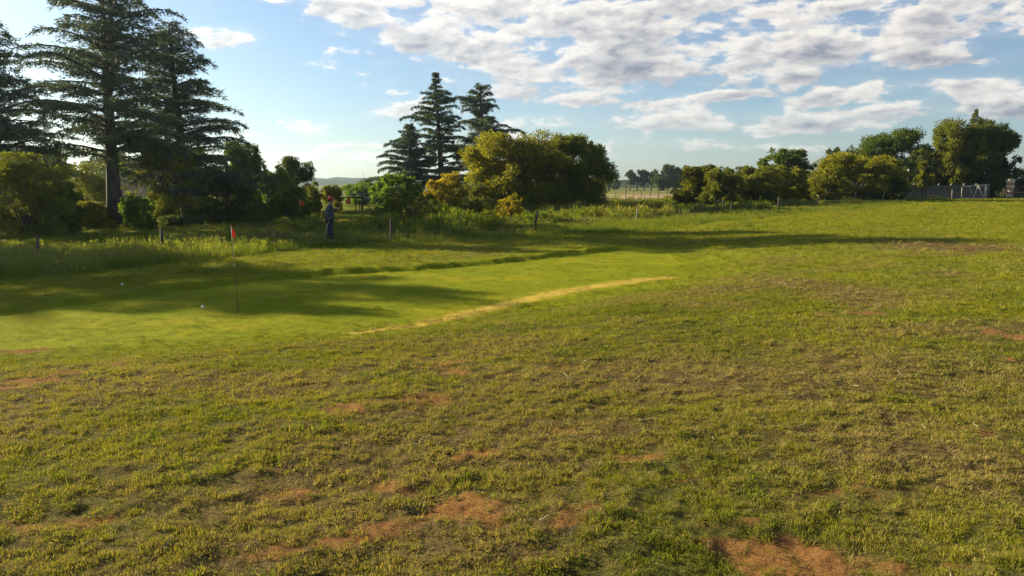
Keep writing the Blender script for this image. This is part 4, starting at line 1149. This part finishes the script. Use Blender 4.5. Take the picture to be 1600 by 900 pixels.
def far_fence():
    x0, z0 = col_at(1000, 118)
    t = thing('field_fence', 'thin post and wire fence round the brown field far away', 'fence', (x0, 118, z0))
    prev = None
    for k, px in enumerate([940, 962, 978, 990, 1002, 1016, 1029, 1043, 1056, 1075]):
        Y = 118 + k * .6; x, z = col_at(px, Y); h = 1.9 if px in (978, 1029) else 1.25
        m = MB(); m.tube([(x - x0, Y - 118, z - z0 - .2), (x - x0, Y - 118, z - z0 + h)], .06 if h > 1.5 else .045, 6); m.build('post', WOOD, t)
        cur = (x - x0, Y - 118, z - z0)
        if prev:
            for s in (.4, .8, 1.15):
                m = MB(); m.tube([(prev[0], prev[1], prev[2] + s), (cur[0], cur[1], cur[2] + s)], .012, 4, False); m.build('wire', STEEL, t)
        prev = cur
far_fence()

# ------------------------------------------------------------------ wooden frame, house, hut, walls, gate
def frame():
    Y = 62; x0, z0 = col_at(546, Y)
    t = thing('shelter_frame', 'dark timber frame with a small flat roof panel behind the man', 'shelter', (x0, Y, z0))
    zt = ztop(310, Y) - z0
    for k, (px, dy, top, r_) in enumerate([(526, -.4, 305, .09), (533, 0, 311, .07), (556, .4, 312, .04), (566, 0, 309, .08), (608, 1.2, 316, .08), (562, 2, 312, .05)]):
        x = xat(px, 320, Y + dy) - x0
        m = MB(); m.tube([(x, dy, -.2), (x, dy, ztop(top, Y) - z0)], r_, 7); m.build('post', WOOD, t)
    m = MB(); m.box(xat(532, 310, Y) - x0, xat(568, 310, Y) - x0, -.05, .05, zt, zt + .12); m.build('beam', WOOD, t)
    m = MB(); xa, xb = xat(546, 304, Y) - x0, xat(567, 304, Y) - x0; zr = ztop(304.5, Y) - z0
    m.box(xa, xb, -.3, 1.9, zr, zr + .09); m.build('roof_panel', plain_mat('roof_panel', (.10, .11, .12), (.07, .08, .09), 4, .6), t)
    m = MB(); m.box(xa + .05, xb + .2, 1.2, 1.3, zr - .32, zr - .12); m.build('fascia', plain_mat('grey_fascia', (.45, .46, .46), (.35, .36, .36), 4, .7), t)
frame()
def house():
    Y = 64; xa, xb = xat(70, 300, Y), xat(262, 300, Y); z = gz((xa + xb) / 2, Y)
    ze = ztop(309, Y) ; zr = ztop(271, Y)
    t = thing('house', 'low house with a grey sheet roof half hidden behind the left cedars', 'house', ((xa + xb) / 2, Y, z))
    w = (xb - xa) / 2; e = ze - z; rr = zr - z; dp = 7.0
    wallm = plain_mat('house_wall', (.30, .26, .21), (.22, .19, .15), 2, .9)
    m = MB(); m.box(-w + .3, w - .3, .3, dp, -.3, e); m.build('wall', wallm, t)
    roofm = plain_mat('sheet_roof', (.06, .058, .05), (.045, .042, .035), 3, .55, 0, (1, 6, 1))
    m = MB(); n = 60
    for k in range(n):                         # corrugated sheets, front and back slope
        x1 = -w + 2 * w * k / n; x2 = -w + 2 * w * (k + 1) / n; xm = (x1 + x2) / 2
        for (ya, za, yb, zb) in ((-.1, e, dp / 2, rr), (dp + .4, e, dp / 2, rr)):
            m.add([(x1, ya, za), (xm, ya, za + .05), (xm, yb, zb + .05), (x1, yb, zb)], [(0, 1, 2, 3)])
            m.add([(xm, ya, za + .05), (x2, ya, za), (x2, yb, zb), (xm, yb, zb + .05)], [(0, 1, 2, 3)])
    roof = m.build('roof', roofm, t)
    m = MB(); m.box(-w, w, -.16, -.105, e - .16, e + .02); m.build('gutter', plain_mat('gutter', (.5, .52, .5), (.4, .41, .4), 5, .5), roof)
    gx = xat(138, 286, Y - .3) - (xa + xb) / 2
    # dormer gable with its pale bargeboards
    zz0, zz1 = ztop(296, Y) - z, ztop(277, Y) - z
    m = MB(); hw = (zz1 - zz0) * .9
    m.add([(gx - hw * 1.9, -.2, zz0), (gx + .1, -.2, zz0), (gx - hw * .9, -.2, zz1), (gx - hw * 1.9, 3, zz0), (gx + .1, 3, zz0), (gx - hw * .9, 3, zz1)], [(0, 1, 2), (1, 4, 5, 2), (0, 2, 5, 3), (3, 5, 4)])
    m.build('gable', wallm, t)
    for a, b in (((gx - hw * .9, zz1 + .05), (gx + .2, zz0 - .05)), ((gx - hw * .9, zz1 + .05), (gx - hw * 2, zz0 - .05))):
        m = MB(); m.tube([(a[0], -.26, a[1]), (b[0], -.26, b[1])], .075, 4); m.build('bargeboard', WHITE, t)
    for px in (112, 160, 236):
        wx = xat(px, 315, Y) - (xa + xb) / 2
        m = MB(); m.box(wx - .5, wx + .5, .22, .3, .45, min(1.3, e - .25)); f = m.build('window', WHITE, t)
        m = MB(); m.box(wx - .44, wx + .44, .20, .215, .51, min(1.24, e - .31)); m.build('pane', plain_mat('dark_glass', (.03, .035, .04), None, 3, .1), f)
    wx = xat(200, 315, Y) - (xa + xb) / 2
    m = MB(); m.box(wx - .42, wx + .42, .2, .3, 0, e - .2); d = m.build('door', plain_mat('door_paint', (.10, .07, .05), None, 4, .6), t)
    m = MB(); m.tube([(wx + .33, .17, .75), (wx + .33, .12, .75)], .025, 6); m.build('handle', STEEL, d)
house()
BRICK = plain_mat('red_brick', (.42, .22, .13), (.30, .15, .09), 1.5, .9)
CREAM = plain_mat('cream_stone', (.62, .52, .36), (.5, .42, .3), 5, .9)
def hut():
    Y = 88; x0, z0 = col_at(1262, Y)
    t = thing('brick_hut', 'small orange brick building glimpsed between the thicket and the golden wattle', 'building', (x0, Y, z0))
    xa, xb = xat(1236, 294, Y) - x0, xat(1288, 294, Y) - x0; zt = ztop(291, Y) - z0
    m = MB(); m.box(xa, xb, 0, 3, -.4, zt); m.build('wall', BRICK, t)
    m = MB(); m.box(xa - .25, xb + .25, -.3, 3.3, zt, zt + .1); m.build('roof', plain_mat('flat_roof', (.45, .46, .48), (.35, .36, .38), 3, .6), t)
    m = MB(); m.box(-.4, .4, -.05, .04, .1, zt - .35); d = m.build('door', plain_mat('hut_door', (.20, .07, .04), None, 4, .7), t)
    m = MB(); m.tube([(.3, -.07, .6), (.3, -.12, .6)], .025, 6); m.build('handle', STEEL, d)
hut()
def pier(px, py0, py1, w, Y, label, name='brick_pier'):
    x0, z0 = col_at(px, Y); t = thing(name, label, 'pillar', (x0, Y, z0)); zt = ztop(py0, Y) - z0
    n = 8; h = (zt + .15) / n
    for k in range(n):
        m = MB(); s = w / 2 - (0 if k % 2 else .035)
        m.box(-s, s, -s, s, -.15 + k * h, -.15 + (k + 1) * h - .004); m.build('course', CREAM if k % 2 else BRICK, t)
    m = MB(); s = w / 2 + .09; m.box(-s, s, -s, s, zt + .002, zt + .10); m.box(-s * .6, s * .6, -s * .6, s * .6, zt + .10, zt + .2); m.build('cap', CREAM, t)
pier(1577, 282, 303, .62, 93, 'cream and brick banded gate pillar near the right edge')
def rubble():
    Y = 90; x0, z0 = col_at(1406, Y); t = thing('brick_pier', 'broken orange brick pier at the left end of the grey wall', 'pillar', (x0, Y, z0)); random.seed(3)
    zt = ztop(288, Y) - z0; k = 0
    me = None
    nrow = 12
    for r_ in range(nrow):
        zz = r_ * zt / nrow; wd = .75 - .35 * (1 - r_ / nrow) * (r_ % 2) * .5
        for c in range(3):
            for d in range(2):
                if r_ > 8 and random.random() < .35: continue
                xx = (c - 1) * .27 + (.1 if r_ % 2 else 0) + random.uniform(-.03, .03)
                m = MB(); m.box(xx - .125, xx + .125, d * .24 - .11, d * .24 + .11, zz, zz + zt / nrow - .012, random.uniform(-.08, .08)); m.build('brick', BRICK, t)
rubble()
def grey_wall():
    Y = 94; x0, z0 = col_at(1475, Y)
    t = thing('boundary_wall', 'grey precast panel wall behind the white tube gate', 'wall', (x0, Y, z0))
    pm = plain_mat('grey_precast', (.14, .125, .095), (.10, .09, .07), 2.5, .9, .3)
    cm = plain_mat('post_tip', (.45, .43, .36), (.3, .29, .25), 5, .9)
    xs = [xat(1408 + i * 19.5, 295, Y) - x0 for i in range(8)]; zt = ztop(289.5, Y) - z0
    for i, x in enumerate(xs):
        zz = gz(x0 + x, Y) - z0
        m = MB(); m.box(x - .08, x + .08, -.09, .09, zz - .2, zt + .10); m.build('post', pm, t)
        m = MB(); m.tube([(x, 0, zt + .10), (x, 0, zt + .22)], [.07, .04], 6); m.build('post_cap', cm, t)
        if i < 7:
            x2 = xs[i + 1]
            for k in range(4):
                za = zz - .1 + k * (zt - zz + .1) / 4; zb = za + (zt - zz + .1) / 4 - .02
                o_ = .0 if k < 3 else .035
                m = MB(); m.box(x + .083, x2 - .083, -.035 - o_, .035, za, zb); m.build('panel', pm, t)
grey_wall()
def right_wall():
    Y = 96; xa, xb = xat(1586, 292, Y), xat(1700, 292, Y); x0 = xa; z0 = gz(xa, Y)
    t = thing('brick_wall', 'dark brick wall with reddish coping running off the right edge', 'wall', (x0, Y, z0))
    zt = ztop(281, Y) - z0
    dm = plain_mat('dark_brick', (.10, .075, .06), (.07, .05, .045), 2, .95, .3)
    L = xb - xa; nb = 8; bw = L / nb
    for r_ in range(6):
        h = (zt + .2) / 6
        for k in range(nb + 1):
            a = max(0, (k - (.5 if r_ % 2 else 0)) * bw); b = min(L, (k + 1 - (.5 if r_ % 2 else 0)) * bw)
            if b - a < .05: continue
            m = MB(); m.box(a, b - .015, -.12, .12, -.2 + r_ * h, -.2 + (r_ + 1) * h - .015); m.build('block', dm, t)
    m = MB(); m.box(-.05, L, -.17, .17, zt + .002, zt + .10); m.build('coping', plain_mat('coping', (.30, .16, .10), (.22, .12, .08), 3, .8), t)
right_wall()
def gate():
    Y = 90; xa, xb = xat(1503, 295, Y), xat(1541, 295, Y); z0 = gz((xa + xb) / 2, Y)
    t = thing('tube_gate', 'white tubular farm gate with slanting braces in front of the grey wall', 'gate', ((xa + xb) / 2, Y, z0))
    w = (xb - xa) / 2; zt = ztop(289.5, Y) - z0; zb = .08
    def bar(name, a, b, r_=.045):
        m = MB(); m.tube([a, b], r_, 8); m.build(name, WHITE, t, True)
    bar('top_rail', (-w, 0, zt - .12), (0.25 * w, 0, zt - .02)); bar('top_rail', (.25 * w, 0, zt - .02), (w, 0, zt + .05))
    bar('bottom_rail', (-w, 0, zb), (w, 0, zb), .03)
    bar('end_stile', (-w, 0, zb), (-w, 0, zt - .12), .03); bar('end_stile', (w, 0, 0), (w, 0, zt + .12), .055); bar('end_stile', (w - .18, 0, 0), (w - .12, 0, zt), .03)
    bar('brace', (.3 * w, -.02, zt), (-.02 * w, -.02, zb)); bar('brace', (.32 * w, .02, zt), (.88 * w, .02, zb)); bar('brace', (-.4 * w, .02, zt - .1), (-.1 * w, .02, .45), .03)
gate()
def mast():
    Y = 1690; x = xat(568, 276, Y); zb = ztop(279, Y); zt = ztop(266, Y)
    t = thing('radio_mast', 'thin mast on the skyline of the hills above the wooden frame', 'mast', (x, Y, zb)); h = zt - zb
    for k in range(3):
        a = 2 * PI * k / 3; m = MB(); m.tube([(1.2 * math.cos(a), 1.2 * math.sin(a), -3), (.3 * math.cos(a), .3 * math.sin(a), h)], .18, 5); m.build('leg', STEEL, t)
    for k in range(6):
        z = h * k / 6; r_ = 1.2 - .9 * k / 6
        m = MB(); m.tube([(r_, 0, z), (-r_ * .5, r_ * .86, z), (-r_ * .5, -r_ * .86, z), (r_, 0, z)], .1, 4); m.build('ring', STEEL, t)
mast()
def lamp():
    Y = 90; x, z = col_at(1417, Y); t = thing('garden_lamp', 'small white globe lamp on a post against the dark trees', 'lamp', (x, Y, z)); h = ztop(266, Y) - z
    m = MB(); m.tube([(0, 0, -.1), (0, 0, h - .1)], .035, 7); m.build('post', plain_mat('lamp_post', (.05, .05, .05), None, 5, .6), t)
    k = 8; m = MB(); m.tube([(0, 0, h - .12 * math.cos(PI * i / k)) for i in range(k + 1)], [max(.12 * math.sin(PI * i / k), .002) for i in range(k + 1)], 12); m.build('globe', WHITE, t, True)
lamp()

# ------------------------------------------------------------------ straw and twigs lying about
def litter():
    global rng
    rng = np.random.default_rng(5); random.seed(5)
    x, y = ring_points(1.6, 2.6, 12, 40)
    m = MB()
    for a, b in zip(x, y):
        if inside(np.array([a]), np.array([b]), GREEN)[0]: continue
        z = gz(a, b) + .025; an = random.random() * PI; L = random.uniform(.015, .05); c, s = math.cos(an) * L, math.sin(an) * L
        m.tube([(a - c, b - s, z + random.uniform(-.01, .02)), (a + c * .2, b + s * .3, z + .012), (a + c, b + s, z + random.uniform(-.01, .03))], [.0018, .002, .001], 3, False)
    return tag(m.build('straw_litter', plain_mat('straw', (.5, .42, .28), (.35, .28, .18), 12, .8)), 'dry stalks and twigs scattered on the mown lawn', 'straw', kind='stuff')
litter()

# ------------------------------------------------------------------ air
def haze():
    m, t, out = new_mat('haze')
    v = t.n('ShaderNodeVolumePrincipled'); v.inputs['Color'].default_value = (.62, .80, 1, 1); v.inputs['Density'].default_value = .00016; v.inputs['Anisotropy'].default_value = .6
    t.l(v.outputs[0], out.inputs['Volume'])
    mb = MB(); mb.box(-2900, 2900, -2900, 2900, -14, 95)
    tag(mb.build('haze', m), kind='stuff')
haze()
